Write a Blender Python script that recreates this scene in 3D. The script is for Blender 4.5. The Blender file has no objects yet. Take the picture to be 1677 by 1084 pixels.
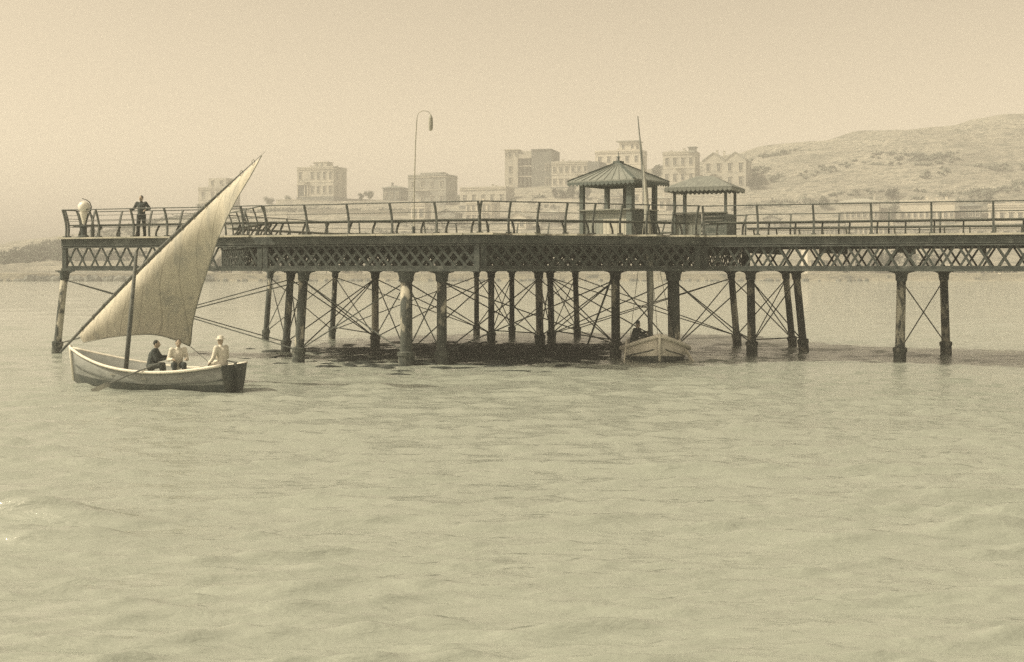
import bpy, bmesh, math, random
import numpy as np
from mathutils import Vector, Matrix
R = math.radians
random.seed(7)
# ------------------------------------------------------------------ camera, sky, sun, exposure
SC = bpy.context.scene
COL = SC.collection
EYE = 3.8                      # camera height over the water, metres
cam_d = bpy.data.cameras.new('camera')
cam_d.sensor_width = 36.0
cam_d.lens = 36.0 * 2000.0 / 1677.0
cam_d.shift_y = -107.0 / 1677.0
cam_d.clip_end = 4000.0
cam = bpy.data.objects.new('camera', cam_d)
cam.location = (0, 0, EYE)
cam.rotation_euler = (R(90), 0, 0)
COL.objects.link(cam)
SC.camera = cam

SUN_EL, SUN_DIR = R(46), Vector((-0.97, -0.12, 0)).normalized()      # direction towards the sun (plan)
world = bpy.data.worlds.new('World')
SC.world = world
world.use_nodes = True
nt = world.node_tree
nt.nodes.clear()
sky = nt.nodes.new('ShaderNodeTexSky')
sky.sky_type = 'NISHITA'
sky.sun_disc = False
sky.sun_elevation = SUN_EL
sky.sun_rotation = math.atan2(SUN_DIR.x, SUN_DIR.y)
sky.dust_density = 3.0
bw = nt.nodes.new('ShaderNodeRGBToBW')
tone = nt.nodes.new('ShaderNodeMix'); tone.data_type = 'RGBA'; tone.blend_type = 'MULTIPLY'
tone.inputs[0].default_value = 1.0
tone.inputs[7].default_value = (1.0, 0.825, 0.585, 1)     # the toned print: one cream tint for the whole sky
bg = nt.nodes.new('ShaderNodeBackground'); bg.inputs[1].default_value = 0.13
wo = nt.nodes.new('ShaderNodeOutputWorld')
nt.links.new(sky.outputs[0], bw.inputs[0]); nt.links.new(bw.outputs[0], tone.inputs[6])
nt.links.new(tone.outputs[2], bg.inputs[0]); nt.links.new(bg.outputs[0], wo.inputs[0])
sun_d = bpy.data.lights.new('sun', 'SUN'); sun_d.energy = 2.6; sun_d.angle = R(0.6); sun_d.color = (1.0, 0.86, 0.62)
sun = bpy.data.objects.new('sun', sun_d)
sun.rotation_euler = Vector((-SUN_DIR.x * math.cos(SUN_EL), -SUN_DIR.y * math.cos(SUN_EL), -math.sin(SUN_EL))).to_track_quat('-Z', 'Y').to_euler()
COL.objects.link(sun)
SC.view_settings.view_transform = 'Standard'
SC.view_settings.look = 'None'
SC.view_settings.gamma = 1.0
SC.view_settings.exposure = 0.66
SC.view_settings.use_curve_mapping = False
SC.render.engine = 'CYCLES'
SC.cycles.use_denoising = False      # the fine grain that is left suits the old print
SC.cycles.max_bounces = 6
SC.cycles.volume_bounces = 1

# ------------------------------------------------------------------ helpers
def at(px, py, D):
    """world point at distance D that the photograph shows at pixel (px, py)"""
    return Vector(((px - 838) / 2000 * D, D, EYE - (py - 435) / 2000 * D))

class MB:
    def __init__(s): s.v = []; s.f = []
    def add(s, vs, fs):
        b = len(s.v); s.v += [tuple(v) for v in vs]; s.f += [tuple(i + b for i in f) for f in fs]; return s
    def box(s, c, d, rz=0.0, M=None):
        hx, hy, hz = d[0] / 2, d[1] / 2, d[2] / 2
        m = Matrix.Translation(Vector(c)) @ (M.to_4x4() if M else Matrix.Rotation(rz, 4, 'Z'))
        vs = [m @ Vector((x, y, z)) for x in (-hx, hx) for y in (-hy, hy) for z in (-hz, hz)]
        return s.add(vs, [(0, 1, 3, 2), (4, 6, 7, 5), (0, 4, 5, 1), (2, 3, 7, 6), (0, 2, 6, 4), (1, 5, 7, 3)])
    def beam(s, a, b, w, h):
        a, b = Vector(a), Vector(b); d = b - a
        q = d.to_track_quat('X', 'Z').to_matrix()
        return s.box((a + b) / 2, (d.length, w, h), M=q)
    def rings(s, rings, closed=True, caps=True):
        n = len(rings[0]); b = len(s.v)
        for r in rings: s.v += [tuple(p) for p in r]
        for i in range(len(rings) - 1):
            for j in range(n if closed else n - 1):
                k = (j + 1) % n
                s.f.append((b + i * n + j, b + i * n + k, b + (i + 1) * n + k, b + (i + 1) * n + j))
        if caps and closed:
            s.f.append(tuple(b + j for j in reversed(range(n))))
            s.f.append(tuple(b + (len(rings) - 1) * n + j for j in range(n)))
        return s
    def tube(s, pts, rad, n=8):
        pts = [Vector(p) for p in pts]
        if not hasattr(rad, '__len__'): rad = [rad] * len(pts)
        rs = []; prev = None
        for i, p in enumerate(pts):
            t = (pts[min(i + 1, len(pts) - 1)] - pts[max(i - 1, 0)]).normalized()
            if prev is None:
                ref = Vector((0, 0, 1)) if abs(t.z) < 0.9 else Vector((1, 0, 0))
                e1 = t.cross(ref).normalized()
            else:
                e1 = (prev - t * prev.dot(t)).normalized()
            prev = e1; e2 = t.cross(e1)
            rs.append([p + (e1 * math.cos(2 * math.pi * j / n) + e2 * math.sin(2 * math.pi * j / n)) * rad[i] for j in range(n)])
        return s.rings(rs)
    def lathe(s, prof, c=(0, 0, 0), n=12):
        c = Vector(c)
        return s.rings([[c + Vector((r * math.cos(2 * math.pi * j / n), r * math.sin(2 * math.pi * j / n), z)) for j in range(n)] for r, z in prof])
    def capsule(s, a, b, ra, rb, n=10):
        a, b = Vector(a), Vector(b); t = (b - a).normalized() if (b - a).length > 1e-6 else Vector((0, 0, 1))
        k = (.3, .7, .95)
        pts = [a - t * ra * .95, a - t * ra * .7, a - t * ra * .3, a, b, b + t * rb * .3, b + t * rb * .7, b + t * rb * .95]
        f = lambda x: math.sqrt(max(1 - x * x, .02))
        return s.tube(pts, [ra * f(.95), ra * f(.7), ra * f(.3), ra, rb, rb * f(.3), rb * f(.7), rb * f(.95)], n)
    def ball(s, c, r, n=12, m=8):
        c = Vector(c); r = r if hasattr(r, '__len__') else (r, r, r)
        return s.rings([[c + Vector((r[0] * math.sin(a) * math.cos(2 * math.pi * j / n), r[1] * math.sin(a) * math.sin(2 * math.pi * j / n), -r[2] * math.cos(a))) for j in range(n)]
                        for a in [max(.06, min(math.pi - .06, math.pi * i / m)) for i in range(m + 1)]])
    def prism(s, poly, z0, z1):
        n = len(poly)
        vs = [(x, y, z0) for x, y in poly] + [(x, y, z1) for x, y in poly]
        return s.add(vs, [tuple(reversed(range(n))), tuple(range(n, 2 * n))] + [(i, (i + 1) % n, n + (i + 1) % n, n + i) for i in range(n)])
    def slab(s, poly, t0, t1, axes):
        """prism of a 2-D polygon in any plane: axes = (ex, ey, en)"""
        ex, ey, en = [Vector(a) for a in axes]; n = len(poly)
        vs = [ex * x + ey * y + en * t0 for x, y in poly] + [ex * x + ey * y + en * t1 for x, y in poly]
        return s.add(vs, [tuple(reversed(range(n))), tuple(range(n, 2 * n))] + [(i, (i + 1) % n, n + (i + 1) % n, n + i) for i in range(n)])
    def mesh(s, name, mat=None, smooth=False):
        me = bpy.data.meshes.new(name); me.from_pydata(s.v, [], s.f)
        if mat: me.materials.append(mat)
        if smooth: me.polygons.foreach_set('use_smooth', [True] * len(me.polygons))
        me.update(); return me
    def build(s, name, mat, parent=None, smooth=False):
        return link(name, s.mesh(name, mat, smooth), parent)

def link(name, data, parent=None, loc=None, rot=None, scale=None):
    o = bpy.data.objects.new(name, data); COL.objects.link(o)
    if parent: o.parent = parent
    if loc is not None: o.location = loc
    if rot is not None: o.rotation_euler = rot
    if scale is not None: o.scale = scale
    return o
def tag(o, label=None, cat=None, group=None, kind=None):
    for k, v in (('label', label), ('category', cat), ('group', group), ('kind', kind)):
        if v: o[k] = v
    return o
def thing(name, label, cat, loc=(0, 0, 0), rz=0.0, group=None):
    return tag(link(name, None, None, loc, (0, 0, rz)), label, cat, group)

def ink(c):
    """the print's ink is grey-green in the darks, paper-cream in the lights"""
    L = max(0.0, min(1.0, 1 - (sum(c) / 3) / .5))
    return (c[0] * (1 - .07 * L), c[1] * (1 + .075 * L), c[2] * (1 + .26 * L))
def mat(name, c1, c2=None, scale=3.0, rough=0.8, stretch=(1, 1, 1), lo=.4, hi=.6, bump=0.0, detail=6, metal=0.0, c3=None, scale3=.4, lo3=.5, hi3=.62, spec=.3, wscale=40):
    c1 = ink(c1); c2 = ink(c2) if c2 else c2; c3 = ink(c3) if c3 else c3
    m = bpy.data.materials.new(name); m.use_nodes = True
    t = m.node_tree; b = t.nodes['Principled BSDF']
    b.inputs['Roughness'].default_value = rough; b.inputs['Metallic'].default_value = metal
    b.inputs['Specular IOR Level'].default_value = spec
    b.inputs['Base Color'].default_value = (*c1, 1)
    if c2:
        tc = t.nodes.new('ShaderNodeTexCoord'); mp = t.nodes.new('ShaderNodeMapping'); mp.inputs['Scale'].default_value = stretch
        t.links.new(tc.outputs['Object'], mp.inputs[0])
        def noise(sc, a, z, ca, cb):
            n = t.nodes.new('ShaderNodeTexNoise'); n.inputs['Scale'].default_value = sc; n.inputs['Detail'].default_value = detail; n.inputs['Roughness'].default_value = .62
            t.links.new(mp.outputs[0], n.inputs['Vector'])
            mr = t.nodes.new('ShaderNodeMapRange'); mr.inputs[1].default_value = a; mr.inputs[2].default_value = z
            t.links.new(n.outputs[0], mr.inputs[0])
            mx = t.nodes.new('ShaderNodeMix'); mx.data_type = 'RGBA'
            t.links.new(mr.outputs[0], mx.inputs[0])
            for sock, c in ((6, ca), (7, cb)):
                if hasattr(c, 'is_output'): t.links.new(c, mx.inputs[sock])
                else: mx.inputs[sock].default_value = (*c, 1)
            return mx.outputs[2], n
        out, n = noise(scale, lo, hi, c1, c2)
        if c3: out, _ = noise(scale3, lo3, hi3, out, c3)
        t.links.new(out, b.inputs['Base Color'])
        if bump:
            bp = t.nodes.new('ShaderNodeBump'); bp.inputs['Strength'].default_value = bump; bp.inputs['Distance'].default_value = .05
            t.links.new(n.outputs[0], bp.inputs['Height']); t.links.new(bp.outputs[0], b.inputs['Normal'])
    return m

M = {
 'iron': mat('painted_iron', (.06, .064, .055), (.095, .098, .082), 3.4, .85, bump=.5, spec=.1, c3=(.17, .17, .145), scale3=1.1, lo3=.55, hi3=.7),
 'ironlite': mat('lattice_iron', (.052, .057, .048), (.085, .088, .073), 4, .85, spec=.1),
 'column': mat('salt_stained_iron', (.05, .054, .045), (.085, .087, .07), 3, .8, (1, 1, .5), c3=(.5, .48, .4), scale3=1.7, lo3=.5, hi3=.58, bump=.3),
 'weed': mat('weedy_iron', (.045, .05, .04), (.1, .1, .08), 6, .8, bump=.5, c3=(.36, .34, .28), scale3=1.7, lo3=.54, hi3=.66),
 'rod': mat('rod_iron', (.07, .075, .06), (.12, .12, .1), 5, .7),
 'edge': mat('deck_edge_wood', (.52, .5, .42), (.36, .35, .29), 3, .85, (.4, 2, 2)),
 'deck': mat('deck_wood', (.3, .29, .24), (.2, .19, .16), 3, .85, (.4, 4, 1), bump=.3),
 'rail': mat('rail_iron', (.065, .07, .058), (.12, .12, .1), 5, .6),
 'railpale': mat('worn_rail_paint', (.3, .3, .25), (.14, .14, .12), 4, .6),
 'lamppaint': mat('pale_lamp_paint', (.42, .41, .35), (.32, .31, .26), 4, .6),
 'bench': mat('bench_wood', (.1, .105, .085), (.17, .17, .14), 4, .8, (.5, 3, 3)),
 'kwall': mat('kiosk_paint', (.2, .21, .18), (.26, .26, .22), 5, .8, (3, 3, .5)),
 'kpale': mat('kiosk_pale_board', (.46, .45, .39), (.38, .37, .32), 5, .8, (3, 3, .5)),
 'kdark': mat('kiosk_dark_post', (.085, .095, .08), (.13, .14, .12), 5, .75),
 'kroof': mat('kiosk_roof_metal', (.19, .195, .165), (.25, .25, .215), 4, .6, (3, .4, 1), bump=.2),
 'kroof2': mat('kiosk_canvas_roof', (.24, .24, .205), (.18, .18, .155), 4, .8, (3, .4, 1)),
 'sail': mat('sail_canvas', (.6, .575, .49), (.5, .48, .41), 2.2, .9, (3, 3, .35), lo=.4, hi=.75, bump=.35, c3=(.4, .39, .34), scale3=.9, lo3=.52, hi3=.7),
 'hull': mat('hull_paint', (.25, .25, .22), (.18, .18, .155), 2.5, .55, (1, 1, 3), lo=.4, hi=.7),
 'hulldark': mat('hull_tar', (.06, .065, .055), (.1, .1, .08), 3, .6),
 'hullwhite': mat('white_boat_paint', (.74, .72, .64), (.6, .58, .5), 3, .5, lo=.5, hi=.75),
 'boatwood': mat('boat_wood', (.33, .31, .25), (.22, .21, .17), 4, .75, (4, .6, 1)),
 'spar': mat('spar_wood', (.1, .1, .085), (.16, .155, .13), 5, .7),
 'sparpale': mat('pale_spar_wood', (.4, .39, .33), (.22, .215, .18), 1.5, .7, (4, 4, .6)),
 'sparmid': mat('weathered_spar', (.24, .235, .2), (.13, .13, .11), 1.5, .7, (4, 4, .6)),
 'skin': mat('skin', (.38, .3, .22), rough=.6),
 'coat': mat('dark_cloth', (.05, .055, .048), (.075, .08, .07), 9, .95),
 'trouser': mat('trouser_cloth', (.09, .095, .08), (.12, .12, .1), 9, .95),
 'whitecloth': mat('white_cloth', (.72, .7, .62), (.62, .6, .52), 7, .95),
 'hair': mat('hair', (.04, .04, .033), rough=.8),
 'globe': mat('opal_glass', (.8, .78, .7), rough=.25, spec=.5),
 'glass': mat('window_glass', (.05, .055, .048), rough=.15, spec=.5),
 'shutter': mat('shutter_wood', (.13, .135, .11), (.18, .18, .15), 2, .8),
 'wall1': mat('limewash_pale', (.46, .44, .38), (.37, .355, .305), .25, .9, c3=(.25, .245, .21), scale3=.5, lo3=.56, hi3=.72),
 'wall2': mat('limewash_mid', (.3, .29, .25), (.22, .215, .185), .25, .9),
 'wall3': mat('limewash_white', (.6, .575, .5), (.48, .46, .4), .3, .9, c3=(.33, .32, .275), scale3=.5, lo3=.6, hi3=.75),
 'wall4': mat('grey_stone', (.17, .17, .145), (.12, .12, .105), .5, .9),
 'trim': mat('stone_trim', (.52, .5, .43), (.42, .405, .35), 1, .9),
 'roofdark': mat('roof_tile_dark', (.13, .135, .115), (.19, .19, .16), .8, .9),
 'roofpale': mat('roof_tile_pale', (.36, .35, .3), (.28, .275, .23), .8, .9),
 'seawall': mat('seawall_stone', (.62, .59, .5), (.46, .44, .37), .5, .9, (1, 1, 3), bump=.5, c3=(.2, .2, .17), scale3=.16, lo3=.56, hi3=.66),
 'rock': mat('shore_rock', (.09, .095, .08), (.2, .195, .165), .6, .95, bump=.6),
 'dark_lump': mat('dark_lump_tone', (.03, .034, .028), (.06, .063, .05), 3, .5, bump=.5, c3=(.13, .13, .11), scale3=2.0, lo3=.6, hi3=.7),  # near-black tone of the added lumps that darken the water beneath the deck
 'leaf': mat('foliage', (.045, .052, .036), (.085, .09, .062), 1.5, .9),
 'leafpale': mat('dry_foliage', (.11, .115, .085), (.16, .16, .12), 1.5, .9),
 'bark': mat('bark', (.1, .095, .08), rough=.95),
}

def sail_seams(m, d, period):
    t = m.node_tree; b = t.nodes['Principled BSDF']
    tc = t.nodes.new('ShaderNodeTexCoord'); dp = t.nodes.new('ShaderNodeVectorMath'); dp.operation = 'DOT_PRODUCT'; dp.inputs[1].default_value = d
    t.links.new(tc.outputs['Object'], dp.inputs[0])
    dv = t.nodes.new('ShaderNodeMath'); dv.operation = 'MULTIPLY'; dv.inputs[1].default_value = 1 / period
    fr = t.nodes.new('ShaderNodeMath'); fr.operation = 'FRACT'; lt = t.nodes.new('ShaderNodeMath'); lt.operation = 'LESS_THAN'; lt.inputs[1].default_value = .07
    t.links.new(dp.outputs['Value'], dv.inputs[0]); t.links.new(dv.outputs[0], fr.inputs[0]); t.links.new(fr.outputs[0], lt.inputs[0])
    old = b.inputs['Base Color'].links[0].from_socket
    mx = t.nodes.new('ShaderNodeMix'); mx.data_type = 'RGBA'; mx.blend_type = 'MULTIPLY'; mx.inputs[7].default_value = (.78, .78, .78, 1)
    t.links.new(lt.outputs[0], mx.inputs[0]); t.links.new(old, mx.inputs[6]); t.links.new(mx.outputs[2], b.inputs['Base Color'])
sail_seams(M['sail'], (.937, 0, .348), .42)

# ------------------------------------------------------------------ terrain
KX = np.array([-420, -260, -207, -199, -191, -175, -153, -134, -119, -98, -83, -52, -21, -2, 27, 51, 75, 95, 111, 135, 159, 183, 201, 300, 420], float)
KH = np.array([3.4, 3.4, 3.8, 8.5, 14.5, 16, 18.5, 22, 25, 28, 29.5, 30, 31, 35, 39, 42, 45, 50, 52.5, 56, 59.5, 62.5, 65, 70, 74], float)
rs = np.random.RandomState(3)
WV = [(rs.uniform(.012, .05), rs.uniform(.012, .06), rs.uniform(0, 6.28), rs.uniform(.4, 1.1)) for _ in range(9)] + \
     [(rs.uniform(.05, .16), rs.uniform(.08, .25), rs.uniform(0, 6.28), rs.uniform(.12, .4)) for _ in range(12)] + \
     [(rs.uniform(.2, .6), rs.uniform(.3, .8), rs.uniform(0, 6.28), rs.uniform(.05, .16)) for _ in range(14)]
def terrain(x, y):
    x = np.asarray(x, float); y = np.asarray(y, float)
    h = np.interp(x, KX, KH)
    t = np.clip((y - 318) / 172.0, 0, 1)
    s = t * t * (3 - 2 * t) * .55 + t * .45
    z = 1.7 + (h - 1.7) * s
    n = sum(a * np.sin(kx * x + ky * y + p) for kx, ky, p, a in WV)
    # rocky ledges on the open hill at the right
    w = np.clip((x - 70) / 45, 0, 1) * np.clip((z - 14) / 12, 0, 1)
    q = z / 7.5 + .25 * np.sin(x * .045 + 1) + .12 * np.sin(x * .14)
    ledge = (np.floor(q) + np.clip((q - np.floor(q)) * 2.2 - .6, 0, 1) - q) * 7.5 * .75
    z = z + (n * .55 + 0.0) * np.clip(t * 5, 0, 1) + w * ledge
    z = np.where(y > 490, z + (y - 490) * -.01, z)
    beach = np.clip((y - 300) / 6, 0, 1)
    left = np.clip((-150 - x) / 20, 0, 1)          # sandy point, no quay
    z = z * (1 - left) + left * (np.where(y < 318, -.4 + 2.1 * np.clip((y - 300) / 18, 0, 1), z))
    return np.where(y < 301.5, -.6 * (1 - left) + left * (-.4), z)
def ground(x, y): return float(terrain(x, y))
def on_ground(px, py):
    """where the line of sight through a pixel meets the hillside"""
    for D in np.arange(304, 600, .5):
        p = at(px, py, D)
        if ground(p.x, D) >= p.z: return Vector((p.x, D, ground(p.x, D)))
    p = at(px, py, 480); return Vector((p.x, 480, ground(p.x, 480)))

def grid_mesh(name, xs, ys, Z, m, smooth=True):
    nx, ny = len(xs), len(ys)
    co = np.empty((ny, nx, 3)); co[..., 0] = xs[None, :]; co[..., 1] = ys[:, None]; co[..., 2] = Z
    me = bpy.data.meshes.new(name)
    me.vertices.add(nx * ny); me.vertices.foreach_set('co', co.ravel())
    i = np.arange(nx * (ny - 1)).reshape(ny - 1, nx)[:, :-1].ravel()
    q = np.stack([i, i + 1, i + nx + 1, i + nx], 1)
    nq = len(q)
    me.loops.add(nq * 4); me.loops.foreach_set('vertex_index', q.ravel())
    me.polygons.add(nq); me.polygons.foreach_set('loop_start', np.arange(nq) * 4); me.polygons.foreach_set('loop_total', np.full(nq, 4))
    me.polygons.foreach_set('use_smooth', np.full(nq, smooth))
    me.update(); me.validate(); me.materials.append(m)
    return link(name, me)

def terrain_material():
    m = bpy.data.materials.new('dry_hillside'); m.use_nodes = True
    t = m.node_tree; b = t.nodes['Principled BSDF']; b.inputs['Roughness'].default_value = .95; b.inputs['Specular IOR Level'].default_value = .1
    tc = t.nodes.new('ShaderNodeTexCoord')
    def layer(sc, stretch, a, z, prev, c):
        mp = t.nodes.new('ShaderNodeMapping'); mp.inputs['Scale'].default_value = stretch; t.links.new(tc.outputs['Object'], mp.inputs[0])
        n = t.nodes.new('ShaderNodeTexNoise'); n.inputs['Scale'].default_value = sc; n.inputs['Detail'].default_value = 8; n.inputs['Roughness'].default_value = .65
        t.links.new(mp.outputs[0], n.inputs['Vector'])
        mr = t.nodes.new('ShaderNodeMapRange'); mr.inputs[1].default_value = a; mr.inputs[2].default_value = z; t.links.new(n.outputs[0], mr.inputs[0])
        mx = t.nodes.new('ShaderNodeMix'); mx.data_type = 'RGBA'; t.links.new(mr.outputs[0], mx.inputs[0])
        if isinstance(prev, tuple): mx.inputs[6].default_value = (*prev, 1)
        else: t.links.new(prev, mx.inputs[6])
        mx.inputs[7].default_value = (*c, 1)
        return mx.outputs[2], n
    o, n1 = layer(.05, (1, 2, 4), .42, .6, (.31, .305, .265), (.215, .215, .19))
    o, n2 = layer(.25, (1, 2.5, 5), .5, .62, o, (.12, .13, .115))
    o, n3 = layer(.035, (1, 2, 6), .55, .68, o, (.14, .15, .13))
    o, n4 = layer(.7, (1, 2, 4), .56, .64, o, (.085, .092, .08))
    o, n5 = layer(.45, (1, 1.5, 6), .6, .68, o, (.46, .44, .38))
    t.links.new(o, b.inputs['Base Color'])
    bp = t.nodes.new('ShaderNodeBump'); bp.inputs['Strength'].default_value = 1.0; bp.inputs['Distance'].default_value = 1.0
    t.links.new(n2.outputs[0], bp.inputs['Height']); t.links.new(bp.outputs[0], b.inputs['Normal'])
    return m
xs = np.arange(-420, 421, 1.6)
ys = np.concatenate([np.arange(296, 330, 1.0), np.arange(330, 500, 1.5), np.arange(500, 700, 8)])
XX, YY = np.meshgrid(xs, ys)
tag(grid_mesh('hillside', xs, ys, terrain(XX, YY), terrain_material()), kind='structure')

# ------------------------------------------------------------------ water
def graded(lo, hi, f):
    out = [lo]
    while out[-1] < hi: out.append(out[-1] + f(out[-1]))
    return np.array(out)
wx = np.concatenate([-graded(24, 560, lambda v: .1 + (v - 24) * .12)[::-1], np.arange(-23.88, 23.9, .1), graded(24, 560, lambda v: .1 + (v - 24) * .12)])
wy = np.concatenate([[-60, -40, -25, -15, -8, -3, 1, 4, 6, 7.5], graded(8.5, 80, lambda v: max(.055, .0042 * v)), graded(80.6, 297, lambda v: .4 + (v - 80) * .03), [300, 303.5]])
rw = np.random.RandomState(11)
WX, WY = np.meshgrid(wx, wy)
Z = np.zeros_like(WX)
Zs = np.zeros_like(WX)
for lam0, lam1, n, amp in ((4.5, 9, 7, .009), (1.7, 3.6, 14, .006), (.7, 1.5, 24, .0078), (.3, .7, 40, .0044)):
    for _ in range(n):
        lam = rw.uniform(lam0, lam1); k = 2 * math.pi / lam
        a = math.pi / 2 + rw.normal(0, .27) + .1
        ph = (WX * math.cos(a) + WY * math.sin(a)) * k + rw.uniform(0, 6.28)
        fade = np.clip((lam - 2.2 * .0042 * WY) / (lam * .6), 0, 1)
        sn = np.sin(ph)
        dz = amp * rw.uniform(.5, 1.4) * (sn - .3 * np.cos(2 * ph)) * fade
        if lam < 1.6: Zs += dz
        else: Z += dz
sg = Zs[np.abs(WY - 25) < 8].std(); nz = np.clip(Zs / sg, -2.6, 2.6)       # narrow crests, broad troughs
Z += sg * (nz + .22 * (nz * nz - 1))
patch = .75 + .45 * np.sin(WX * .21 + 1.7 + .5 * np.sin(WY * .13)) * np.sin(WY * .17 + .6 + .4 * np.sin(WX * .11))
Z *= np.clip(patch, .7, 1.25)
# two low swells rolling in front of the boats
def swell(x0, y0, ang, half, wid, amp):
    c, s = math.cos(ang), math.sin(ang)
    u = (WX - x0) * c + (WY - y0) * s; v = -(WX - x0) * s + (WY - y0) * c + .25 * np.sin(u * 1.1)
    return amp * np.exp(-(u / half) ** 2) * np.exp(-(v / wid) ** 2)
for sw in ((-2.6, 19.5, .12, 2.2, .45, .085), (-7.2, 18.3, .05, 1.6, .55, .14), (-6.8, 16.8, .1, 1.8, .5, .11), (-8.6, 23.3, .12, 1.6, .4, .07), (3.4, 22.7, .28, 1.6, .4, .06), (4.3, 16.9, .1, 2.2, .5, .07), (6.6, 17.3, .05, 2.0, .5, .08)):
    Z += swell(*sw[:4], sw[4] * .6, sw[5] * 1.8)
def water_material():
    m = bpy.data.materials.new('sea_water'); m.use_nodes = True
    t = m.node_tree; b = t.nodes['Principled BSDF']
    b.inputs['Base Color'].default_value = (.325, .36, .322, 1); b.inputs['Roughness'].default_value = .08
    b.inputs['IOR'].default_value = 1.7; b.inputs['Specular IOR Level'].default_value = .5
    tc = t.nodes.new('ShaderNodeTexCoord'); prev = None
    for sc, st, dist in ((3.6, (.33, 1, 1), .06), (11.0, (.3, 1, 1), .02)):
        mp = t.nodes.new('ShaderNodeMapping'); mp.inputs['Scale'].default_value = st; mp.inputs['Rotation'].default_value = (0, 0, .1)
        t.links.new(tc.outputs['Object'], mp.inputs[0])
        n = t.nodes.new('ShaderNodeTexNoise'); n.inputs['Scale'].default_value = sc; n.inputs['Detail'].default_value = 4; n.inputs['Roughness'].default_value = .55
        n.inputs['Distortion'].default_value = .4
        t.links.new(mp.outputs[0], n.inputs['Vector'])
        bp = t.nodes.new('ShaderNodeBump'); bp.inputs['Strength'].default_value = 1.0; bp.inputs['Distance'].default_value = dist
        t.links.new(n.outputs[0], bp.inputs['Height'])
        if prev: t.links.new(prev, bp.inputs['Normal'])
        prev = bp.outputs[0]
    t.links.new(prev, b.inputs['Normal'])
    return m
tag(grid_mesh('water', wx, wy, Z, water_material()), kind='structure')

# ------------------------------------------------------------------ sea wall along the far shore
sw_mb = MB()
sea_wall = thing('sea_wall', 'pale stone sea wall along the far shore below the hillside town', 'wall', (0, 300.6, 0))
for i in range(58):
    x0 = -150 + i * 6.0
    hgt = 1.75 + .12 * math.sin(i * 1.7)
    b = MB().box((x0 + 2.98, 0, (hgt - .8) / 2), (5.94, 1.6, hgt + .8)); b.box((x0 + 2.98, 0, hgt + .09), (5.97, 1.9, .18))
    b.build('wall_section', M['seawall'], sea_wall)

# ------------------------------------------------------------------ the pier
PIER = Vector((6.5, 49.5, 0)); PA = R(-22)
CA, SA = math.cos(PA), math.sin(PA)
def uv(p): d = Vector(p) - PIER; return Vector((d.x * CA + d.y * SA, -d.x * SA + d.y * CA, d.z))
def wp(u, v, z=0): return Vector((PIER.x + u * CA - v * SA, PIER.y + u * SA + v * CA, z))
DECK, FAS, LOW = 5.0, 4.56, 3.6
pier = thing('pier', 'long iron pleasure pier with lattice girders on cross braced columns in the sea', 'pier', PIER, PA)
OC, OR = Vector((-10, 4)), 12.2
oct_v = [OC + OR * Vector((math.cos(R(a)), math.sin(R(a)))) for a in (-112.5, -67.5, -22.5, 22.5, 67.5, 112.5, 157.5, 202.5)]
PV0, PV1, PU1 = oct_v[2].y + .35, oct_v[3].y - .35, 25.0
SU0 = -24.7
edges = {                                  # start, end (inside of the deck lies to the left)
 'front': (oct_v[0], oct_v[1]), 'chamfer': (oct_v[1], oct_v[2]), 'right': (oct_v[2], oct_v[3]), 'rback': (oct_v[3], oct_v[4]),
 'back': (oct_v[4], oct_v[5]), 'lback': (oct_v[5], oct_v[6]), 'left': (oct_v[6], oct_v[7]), 'lfront': (oct_v[7], oct_v[0]),
 'spur': (Vector((SU0, oct_v[0].y)), oct_v[0] + Vector((-.02, 0))), 'pfront': (Vector((oct_v[2].x + .02, PV0)), Vector((PU1, PV0))),
 'pback': (Vector((PU1, PV1)), Vector((oct_v[3].x + .02, PV1))),
}
# decks
deck_m = MB().prism([tuple(OC + (v - OC) * 1.012) for v in oct_v], FAS + .06, DECK - .07)
deck_m.build('deck_slab', M['iron'], pier)
MB().prism([(oct_v[2].x + .12, PV0 - .1), (PU1, PV0 - .1), (PU1, PV1 + .1), (oct_v[2].x + .12, PV1 + .1)], FAS + .07, DECK - .071).build('deck_slab', M['iron'], pier)
MB().prism([(SU0, oct_v[0].y - .1), (oct_v[0].x - .1, oct_v[0].y - .1), (oct_v[0].x - 1.6, oct_v[0].y + 1.7), (SU0, oct_v[0].y + 1.7)], FAS + .07, DECK - .071).build('deck_slab', M['iron'], pier)
# planks laid across the deck of the pier arm and the spur, and over the octagonal head
def plank_strip(u0, u1, v0f, v1f, step=.62):
    u = u0
    while u < u1 - .05:
        w = min(step, u1 - u)
        v0, v1 = v0f(u + w / 2), v1f(u + w / 2)
        if v1 - v0 > .2:
            MB().box((u + w / 2, (v0 + v1) / 2, DECK - .035 + random.uniform(-.004, .004)), (w - .02, v1 - v0, .07)).build('plank', M['edge'], pier)
        u += step
ap = OR * math.cos(R(22.5)) * 1.02
def oct_half(u):
    d = abs(u - OC.x); c = OR * math.sin(R(22.5))
    return ap + .1 if d <= c else ap + .1 - (d - c)
plank_strip(OC.x - ap, OC.x + ap, lambda u: OC.y - oct_half(u), lambda u: OC.y + oct_half(u), 1.2)
plank_strip(OC.x + ap + .02, PU1, lambda u: PV0 - .22, lambda u: PV1 + .22, 1.2)
plank_strip(SU0 - .1, oct_v[0].x - .5, lambda u: oct_v[0].y - .22, lambda u: max(oct_v[0].y + .3, min(oct_v[0].y + 1.75, OC.y - oct_half(u) - .02 if u > OC.x - ap else oct_v[0].y + 1.75)), 1.2)
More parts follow.
